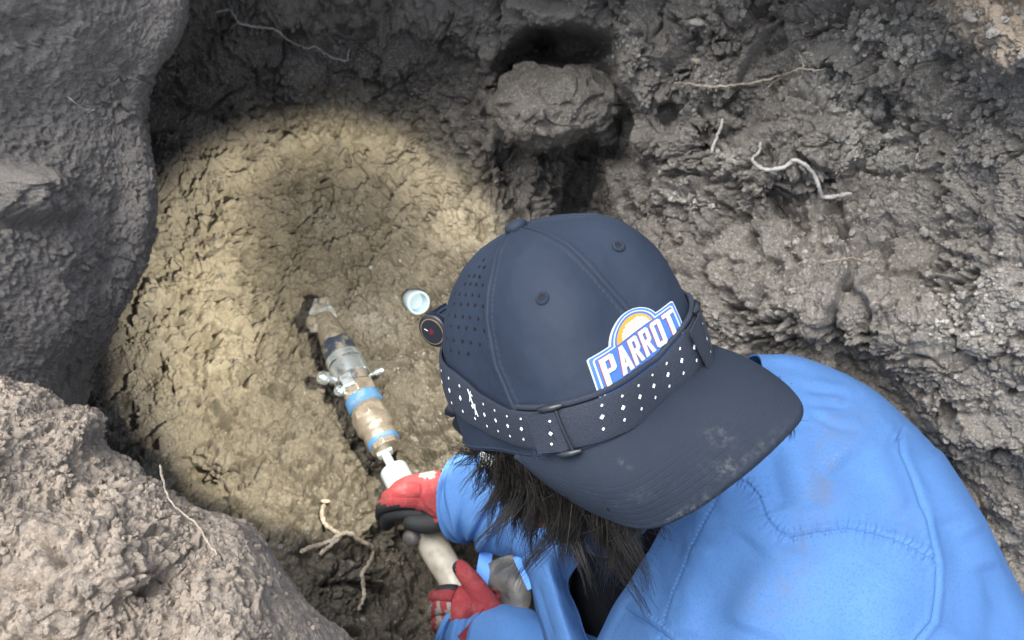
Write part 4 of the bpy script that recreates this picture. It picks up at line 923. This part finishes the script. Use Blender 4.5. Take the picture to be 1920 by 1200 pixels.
# gathered puckers along the yoke seam
d0, s0, _ = pdist(U_, V_, YO); dj += .0004 * np.exp(-(d0 / 22) ** 2) * np.cos(s0 * 2 * np.pi / 17 + 2 * vnoise(pj * 40, 4))
dj += .0012 * fbm(pj * np.array([1, 1, 1], np.float32), 55, 2, 703) * np.exp(-(pdist(U_, V_, PL)[0] / 60) ** 2)
Jp = Pj + Nj * dj[..., None]; Jn = gnormal(Jp); Jn *= np.sign((Jn * Nj).sum(-1))[..., None]
dirt = np.clip(blobs(U_, V_, [(1550, 830, 38, 70, 5, .55), (1540, 930, 40, 60, 20, .6), (1500, 1060, 40, 90, 15, .5), (1440, 1120, 60, 50, 0, .35), (1600, 790, 40, 40, 0, .3), (1560, 948, 5, 4, 0, 1.5), (1470, 1066, 3, 2.5, 0, 1.5), (1672, 902, 5, 3, 0, 1.), (1690, 960, 20, 50, -20, .25)]), 0, 1)
chalk = np.clip(blobs(U_, V_, [(1575, 848, 26, 9, -25, 1.), (1558, 868, 14, 12, 0, .8), (1178, 1125, 30, 6, -38, 1.6), (1165, 1135, 9, 9, 0, 1.6), (1367, 964, 9, 9, 0, 1.)]), 0, 1)
mb = MB(); shell(mb, Jp, Jn, .0018); jk = mb.build('jacket', M['jacket'], person, fix=False)
for nm, a in (('dirt', dirt), ('chalk', chalk)):
    at = jk.data.attributes.new(nm, 'FLOAT', 'POINT'); at.data.foreach_set('value', np.r_[a.ravel(), a.ravel() * 0].astype(np.float32))

# other front panel of the open jacket
FR = [[(930, 985, 1.08), (985, 960, 1.03), (1060, 940, 1.01), (1130, 950, 1.03)], [(955, 1040, 1.05), (990, 1024, 1.00), (1045, 1012, .98), (1105, 1028, 1.0)],
      [(990, 1085, .98), (994, 1066, .93), (1030, 1058, .90), (1066, 1090, .93)], [(1003, 1140, .96), (1008, 1120, .905), (1044, 1118, .87), (1084, 1145, .90)],
      [(1020, 1205, .94), (1026, 1195, .88), (1064, 1190, .84), (1104, 1205, .87)], [(1045, 1330, .92), (1055, 1320, .86), (1100, 1310, .82), (1150, 1330, .85)]]
G = crgrid(FR, 240, 120); U_, V_ = G[..., 0], G[..., 1]; Pq = PP(U_, V_, G[..., 2]); Nq = gnormal(Pq)
if (Nq[120, 60] @ (CAMW - Pq[120, 60])) < 0: Nq = -Nq
EB = [(1050, 1062), (1062, 1100), (1088, 1165), (1112, 1240)]
dq = .002 * fbm(Pq.astype(np.float32), 20, 3, 711) + crease(EB, 2, -.0007, 8) + crease([(1000, 1090), (1012, 1140), (1030, 1200), (1050, 1260)], 3, .0016) + crease([(1008, 1090), (1020, 1140), (1040, 1200)], 3, -.0012)
mb = MB(); Pq = Pq + Nq * dq[..., None]; shell(mb, Pq, Nq, .0022); mb.build('jacket_front_flap', M['jacket'], person, fix=False)

def sleeve(name, path, folds, seed, flare=.0, n=220, m=160, squash=1.):
    C = catmull([PP(u, v, z) for u, v, z, r in path], n); R = catmull([[r] for *_, r in path], n)[:, 0]
    T = np.gradient(C, axis=0); T /= np.linalg.norm(T, axis=1, keepdims=True)
    Uv = CAMW - C; Uv -= T * (Uv * T).sum(-1, keepdims=True); Uv /= np.linalg.norm(Uv, axis=-1, keepdims=True); Sv = np.cross(T, Uv)
    a = np.linspace(0, 2 * np.pi, m, endpoint=False); P = C[:, None] + R[:, None, None] * (np.cos(a)[None, :, None] * Uv[:, None] * squash + np.sin(a)[None, :, None] * Sv[:, None])
    N = P - C[:, None]; N /= np.linalg.norm(N, axis=-1, keepdims=True); s_ = np.linspace(0, 1, n)[:, None]; A = a[None]
    d = .006 * fbm(P.astype(np.float32), 14, 3, seed)
    for (p, ph0, am, wd, tw) in folds: d = d + am * np.exp(-((s_ - p - tw * np.sin(A - ph0)) / wd) ** 2) * (.5 + .5 * np.cos(A - ph0))
    L = np.linalg.norm(np.diff(C, axis=0), axis=1).sum()
    d = d - .0016 * np.exp(-((s_ * L - .030) / .0012) ** 2) - .0008 * np.exp(-((s_ * L - .0045) / .0008) ** 2) + .0012 * (1 - sst(.03, .032, s_ * L))
    P = P + N * d[..., None]; n2 = gnormal(np.concatenate([P[:, -1:], P, P[:, :1]], 1))[:, 1:-1]; n2 *= np.sign((n2 * N).sum(-1))[..., None]
    mb = MB(); shell(mb, P, n2, .0020, 0, True); return mb.build(name, M['jacket'], person, fix=False)
sleeve('sleeve', [(856, 932, 1.055, .054), (885, 935, 1.045, .058), (935, 950, 1.04, .062), (1000, 965, 1.04, .067), (1090, 960, 1.06, .070), (1220, 900, 1.04, .068), (1360, 840, .92, .066), (1480, 780, .84, .066)],
       [(.10, .5, -.010, .02, .05), (.13, .8, .008, .02, .06), (.18, 2.6, .008, .025, .05), (.22, 2.2, -.010, .02, .06), (.26, .2, -.012, .018, -.04), (.30, .0, .009, .02, -.05), (.36, 1.0, -.008, .025, .05), (.44, .4, .008, .03, .03), (.06, 2.2, .005, .015, .03)], 721)
sleeve('sleeve', [(838, 1168, 1.0, .030), (858, 1180, .995, .036), (905, 1200, .985, .046), (960, 1225, .97, .056), (1040, 1270, .95, .062), (1180, 1310, .90, .066), (1330, 1250, .80, .06)],
       [(.12, .5, -.008, .02, .03), (.2, .3, .006, .03, .04), (.3, .8, -.008, .02, .05)], 731)
# cuff of the lower sleeve
mb = MB()
P_ = catmull([PP(834, 1160, .975), PP(862, 1154, .962), (PP(900, 1156, .955)), PP(935, 1165, .96)], 30)
# white cloth label on the sleeve
zl = 1.0
mb = MB(); lab = [[(901, 848), (926, 846)], [(900, 862), (928, 860)], [(903, 876), (931, 872)]]
LP = crgrid([[(x, y, .985) for x, y in r] for r in lab], 10, 10); Pl_ = PP(LP[..., 0], LP[..., 1], LP[..., 2]); nl = gnormal(Pl_); nl *= np.sign((nl * (CAMW - Pl_)).sum(-1))[..., None]
shell(mb, Pl_, nl, .0012); mb.build('cloth_label', M['white'], person, fix=False)

# black shirt inside the open jacket
SR = [[(1000, 930, 1.06), (1080, 930, .95), (1160, 920, .90), (1250, 900, .90), (1320, 900, .95)], [(1000, 1010, 1.08), (1080, 1010, .97), (1160, 1000, .92), (1250, 980, .93), (1330, 980, .98)],
      [(1000, 1090, 1.08), (1080, 1090, .98), (1150, 1085, .93), (1220, 1080, .94), (1310, 1080, .99)], [(1000, 1180, 1.05), (1080, 1180, .97), (1140, 1180, .93), (1200, 1180, .94), (1290, 1190, .98)], [(1000, 1320, 1.0), (1090, 1320, .95), (1150, 1320, .92), (1200, 1320, .93), (1280, 1320, .97)]]
G = crgrid(SR, 120, 120); Pq = PP(G[..., 0], G[..., 1], G[..., 2]); Nq = gnormal(Pq); Nq *= np.sign((Nq * (CAMW - Pq)).sum(-1))[..., None]
dq = .008 * fbm(Pq.astype(np.float32), 12, 3, 741); mb = MB(); shell(mb, Pq + Nq * dq[..., None], Nq, .003); mb.build('shirt', M['shirt'], person, fix=False)

# ---- gloves
def glove(nodes, edges, palmpts, name='glove', root=0):
    V, Fs = skin_np([(PP(u, v, z), r) for u, v, z, r in nodes], edges, 2, root)
    uu, vv, zz = w2p(V); mi = []
    for f in Fs:
        i = list(f); mi.append(palmpts(uu[i].mean(), vv[i].mean(), zz[i].mean()))
    o = mesh(name, V, Fs, [M['glove_red'], M['glove_black'], M['glove_grey'], M['glove_cuff']], person, True, mi); fixn(o)
    return o
def line_y(pts, x): return np.interp(x, [p[0] for p in pts], [p[1] for p in pts])
LB_ = [(690, 943), (760, 950), (792, 958), (815, 973), (845, 1000)]
glove([(872, 942, 1.06, (.034, .026)), (842, 936, 1.055, (.034, .026)), (812, 928, 1.045, (.040, .022)),
       (790, 900, 1.055, .0125), (765, 905, 1.045, .0115), (745, 915, 1.06, .0105), (735, 930, 1.09, .0095),
       (788, 920, 1.045, .0135), (755, 920, 1.03, .0125), (728, 932, 1.05, .0115), (722, 950, 1.09, .0100),
       (790, 942, 1.045, .0135), (752, 938, 1.03, .0130), (718, 948, 1.05, .0115), (716, 972, 1.09, .0105),
       (800, 958, 1.05, .0145), (762, 956, 1.04, .0140), (728, 964, 1.055, .0125), (724, 988, 1.09, .0110),
       (838, 968, 1.05, .0170), (812, 982, 1.04, .0165), (782, 982, 1.035, .0140), (754, 974, 1.04, .0110)],
      [(0, 1), (1, 2), (2, 3), (3, 4), (4, 5), (5, 6), (2, 7), (7, 8), (8, 9), (9, 10), (2, 11), (11, 12), (12, 13), (13, 14), (2, 15), (15, 16), (16, 17), (17, 18), (1, 19), (19, 20), (20, 21), (21, 22)],
      lambda u, v, z: 1 if v > line_y(LB_, u) else (3 if u > 832 else (2 if (u > 785 and u < 815 and v < 897) else 0)))
def palm2(u, v, z):
    if u < 852 and v > 1128 and (int((u - 800) / 9) % 2 == 0): return 2
    if z > 1.02 or (u < 856 and v < 1105): return 1
    return 0
glove([(915, 1185, 1.0, (.034, .026)), (896, 1158, .995, (.036, .027)), (872, 1128, .985, (.038, .024)),
       (908, 1122, .985, .0155), (888, 1095, .98, .0140), (868, 1070, .985, .0120), (852, 1052, .99, .0095),
       (858, 1112, .985, .0130), (830, 1112, .985, .0125), (815, 1122, 1.01, .0115), (822, 1130, 1.05, .0105),
       (850, 1132, .985, .0130), (826, 1134, .985, .0125), (814, 1148, 1.01, .0115), (826, 1156, 1.05, .0105),
       (852, 1152, .99, .0130), (830, 1158, .99, .0120), (820, 1172, 1.01, .0110), (830, 1180, 1.04, .0100),
       (862, 1172, .995, .0120), (842, 1182, .995, .0110), (832, 1198, 1.01, .0100), (842, 1208, 1.03, .0090)],
      [(0, 1), (1, 2), (1, 3), (3, 4), (4, 5), (5, 6), (2, 7), (7, 8), (8, 9), (9, 10), (2, 11), (11, 12), (12, 13), (13, 14), (2, 15), (15, 16), (16, 17), (17, 18), (2, 19), (19, 20), (20, 21), (21, 22)], palm2)

# ---- hair
rh = np.random.default_rng(11)
hv, hf = [], []; nh = 0; down = np.array([0, 0, -1.])
def strand(p, d, L, r, curl, n=11):
    global nh
    P = [p]; d = d / np.linalg.norm(d)
    wv = rh.normal(size=3) * curl
    for k in range(n - 1):
        d = d + down * .22 + wv * (.25 if k < n / 2 else -.35) + rh.normal(size=3) * .035; d /= np.linalg.norm(d); P.append(P[-1] + d * L / (n - 1))
    P = np.array(P); T = np.gradient(P, axis=0); T /= np.linalg.norm(T, axis=1, keepdims=True); a = np.cross(T, [.3, .9, .2]); a /= np.linalg.norm(a, axis=1, keepdims=True); b = np.cross(T, a)
    rr_ = r * np.linspace(1, .25, n); th = np.array([0, 2.094, 4.189])
    Rg = P[:, None] + rr_[:, None, None] * (np.cos(th)[None, :, None] * a[:, None] + np.sin(th)[None, :, None] * b[:, None])
    hv.append(Rg.reshape(-1, 3)); hf.append(gridfaces(n, 3, True) + nh); nh += n * 3
clumps = []
def hairline(pts, ncl, per, L, outw, spread, r=.00034):
    pts = catmull(pts, 60)
    for c in range(ncl):
        i = rh.uniform(0, 58); k = int(i); uvz = pts[k] + (pts[k + 1] - pts[k]) * (i - k)
        base = PP(uvz[0], uvz[1], uvz[2]); cd = np.asarray(outw) + rh.normal(size=3) * .35; Lc = L * rh.uniform(.6, 1.15); cw = rh.normal(size=3) * .05
        for s_ in range(per):
            b = base + rh.normal(size=3) * spread
            strand(b, cd + (base - b) * 12 + rh.normal(size=3) * .09, Lc * rh.uniform(.7, 1.05), r * rh.uniform(.7, 1.3), .10)
ou = lambda a, b, c: c2w(np.array([a, b, c])) - CAMW
# scalp under the strands
sel = sst(-.45, -.2, hy)[..., None]
sc_ = HV.copy(); c0_ = np.array([0, .002, -.033]) @ RC.T + q_
lump_ = 1.045 + .05 * fbm((HV * 1.).astype(np.float32), 40, 3, 771)[..., None]
SCV = c2w(c0_ + (sc_ - c0_) * (1 + (lump_ - 1) * sel - .06 * (1 - sel)))
hv.append(SCV.reshape(-1, 3)); hf.append(gridfaces(60, 96, True) + nh); nh += 60 * 96
gl = np.array([0, -.545, .839])
def lock(base, d, L, per, spread, r=.00027, n=14, conv=.8):
    """a lock of strands that draw together towards a guide"""
    global nh
    G_ = [base]; d = d / np.linalg.norm(d); wv = rh.normal(size=3) * .16; w2 = rh.normal(size=3) * .20
    for k in range(n - 1):
        t = k / n; d = d + down * .13 + wv * math.cos(3 * t) * .5 + w2 * math.sin(5 * t) * .5; d /= np.linalg.norm(d); G_.append(G_[-1] + d * L / (n - 1))
    G_ = np.array(G_); t = np.linspace(0, 1, n)[:, None]; th = np.array([0, 2.094, 4.189])
    for _ in range(per):
        o_ = rh.normal(size=3) * spread; q1 = rh.normal(size=3); q2 = rh.normal(size=3); f_ = rh.uniform(.55, 1.05); fly = rh.random() < .12
        P = G_ + o_ * (1 - conv * t ** .7) + q1 * .0022 * t ** 1.5 + q2 * .0012 * np.sin(5 * t + q1[0] * 3) + (q2 * .010 * t ** 2 if fly else 0)
        P = np.array([[np.interp(x * f_, t[:, 0], P[:, c]) for c in range(3)] for x in t[:, 0]])
        T = np.gradient(P, axis=0); T /= np.linalg.norm(T, axis=1, keepdims=True) + 1e-9; a = np.cross(T, [.3, .9, .2]); a /= np.linalg.norm(a, axis=1, keepdims=True); b = np.cross(T, a)
        rr_ = r * rh.uniform(.7, 1.3) * np.linspace(1, .3, n)
        Rg = P[:, None] + rr_[:, None, None] * (np.cos(th)[None, :, None] * a[:, None] + np.sin(th)[None, :, None] * b[:, None])
        hv.append(Rg.reshape(-1, 3)); hf.append(gridfaces(n, 3, True) + nh); nh += n * 3
def rimhair(d0, d1, ncl, per, L, drop, outk, downk, spread, r=.00028, inset=.006, conv=.8):
    for c in range(ncl):
        dg_ = rh.uniform(d0, d1); base_c = crown(dg_, 0.); nn = base_c - (np.array([0, .01, 0]) @ RC.T + q_); nn /= np.linalg.norm(nn)
        base = base_c - nn * inset - UPc * (drop * rh.uniform(.38 if inset > .008 else .1, 1))
        cd = c2w(nn * outk - UPc * downk * .8 + np.array([0, -.15, .3]) * downk) - CAMW + rh.normal(size=3) * .16
        lock(c2w(base), cd, L * rh.uniform(.6, 1.15), per, spread, r, conv=conv)
rimhair(-128, -98, 7, 16, .040, .012, .9, .5, .0025)
rimhair(-106, -74, 20, 34, .066, .022, .22, 1.0, .0038)
rimhair(-84, -60, 26, 44, .074, .022, .30, 1.0, .0045)
rimhair(-66, -24, 50, 56, .082, .035, .14, 1.0, .0055, inset=.011)
rimhair(-58, -34, 12, 30, .090, .045, .20, 1.0, .0045, inset=.011)
rimhair(-34, -12, 12, 36, .050, .050, .22, 1.0, .0055, inset=.013)
hairline([(1480, 800, .50), (1490, 792, .50)], 2, 12, .018, ou(.1, -.5, .4), .0012, .00022)
hairline([(1440, 700, .52), (1480, 735, .505)], 6, 5, .012, ou(.3, .1, .3), .002, .00018)
mesh('hair', np.concatenate(hv), np.concatenate(hf), M['hair'], person)

# ------------------------------------------------------------------ things between the arms
CR = [[(905, 1075, 1.06), (935, 1050, 1.03), (975, 1050, 1.02), (1010, 1060, 1.05)], [(900, 1120, 1.05), (930, 1095, 1.0), (970, 1100, .98), (1020, 1110, 1.03)],
      [(905, 1160, 1.05), (940, 1150, 1.0), (980, 1150, .985), (1030, 1160, 1.03)], [(910, 1240, 1.06), (950, 1240, 1.02), (1000, 1240, 1.02), (1040, 1240, 1.05)]]
G = crgrid(CR, 160, 160); Pq = PP(G[..., 0], G[..., 1], G[..., 2]); Nq = gnormal(Pq); Nq *= np.sign((Nq * (CAMW - Pq)).sum(-1))[..., None]
pq = Pq.astype(np.float32); dq = .018 * (.5 - np.abs(fbm(pq, 12, 2, 751)) * 2) + .004 * (.5 - np.abs(fbm(pq, 30, 2, 752)) * 2)
mb = MB(); shell(mb, Pq + Nq * dq[..., None], Nq, .002); tag(mb.build('crumpled_bag', M['bag'], fix=False), 'shiny crumpled dark grey plastic bag between the lower sleeve and the jacket front', 'bag')
bs = thing('blue_strap', 'flat bright blue strap hanging below the upper sleeve', 'strap', tuple(PP(908, 1105, 1.02)))
mb = MB(); CCs = catmull([PP(918, 985, 1.05), PP(913, 1028, 1.035), PP(906, 1070, 1.02), PP(902, 1098, 1.01)], 20); band(mb, CCs, PP(930, 1050, 1.02) - PP(900, 1047, 1.02), .0088, .002); mb.build('webbing', M['bluestrip'], bs)
mb = MB(); band(mb, catmull([PP(975, 1040, 1.0), PP(988, 1068, .985), PP(1003, 1100, .97)], 12), PP(1010, 1055, .98) - PP(985, 1062, .98), .010, .002); mb.build('webbing', M['bluestrip'], bs)
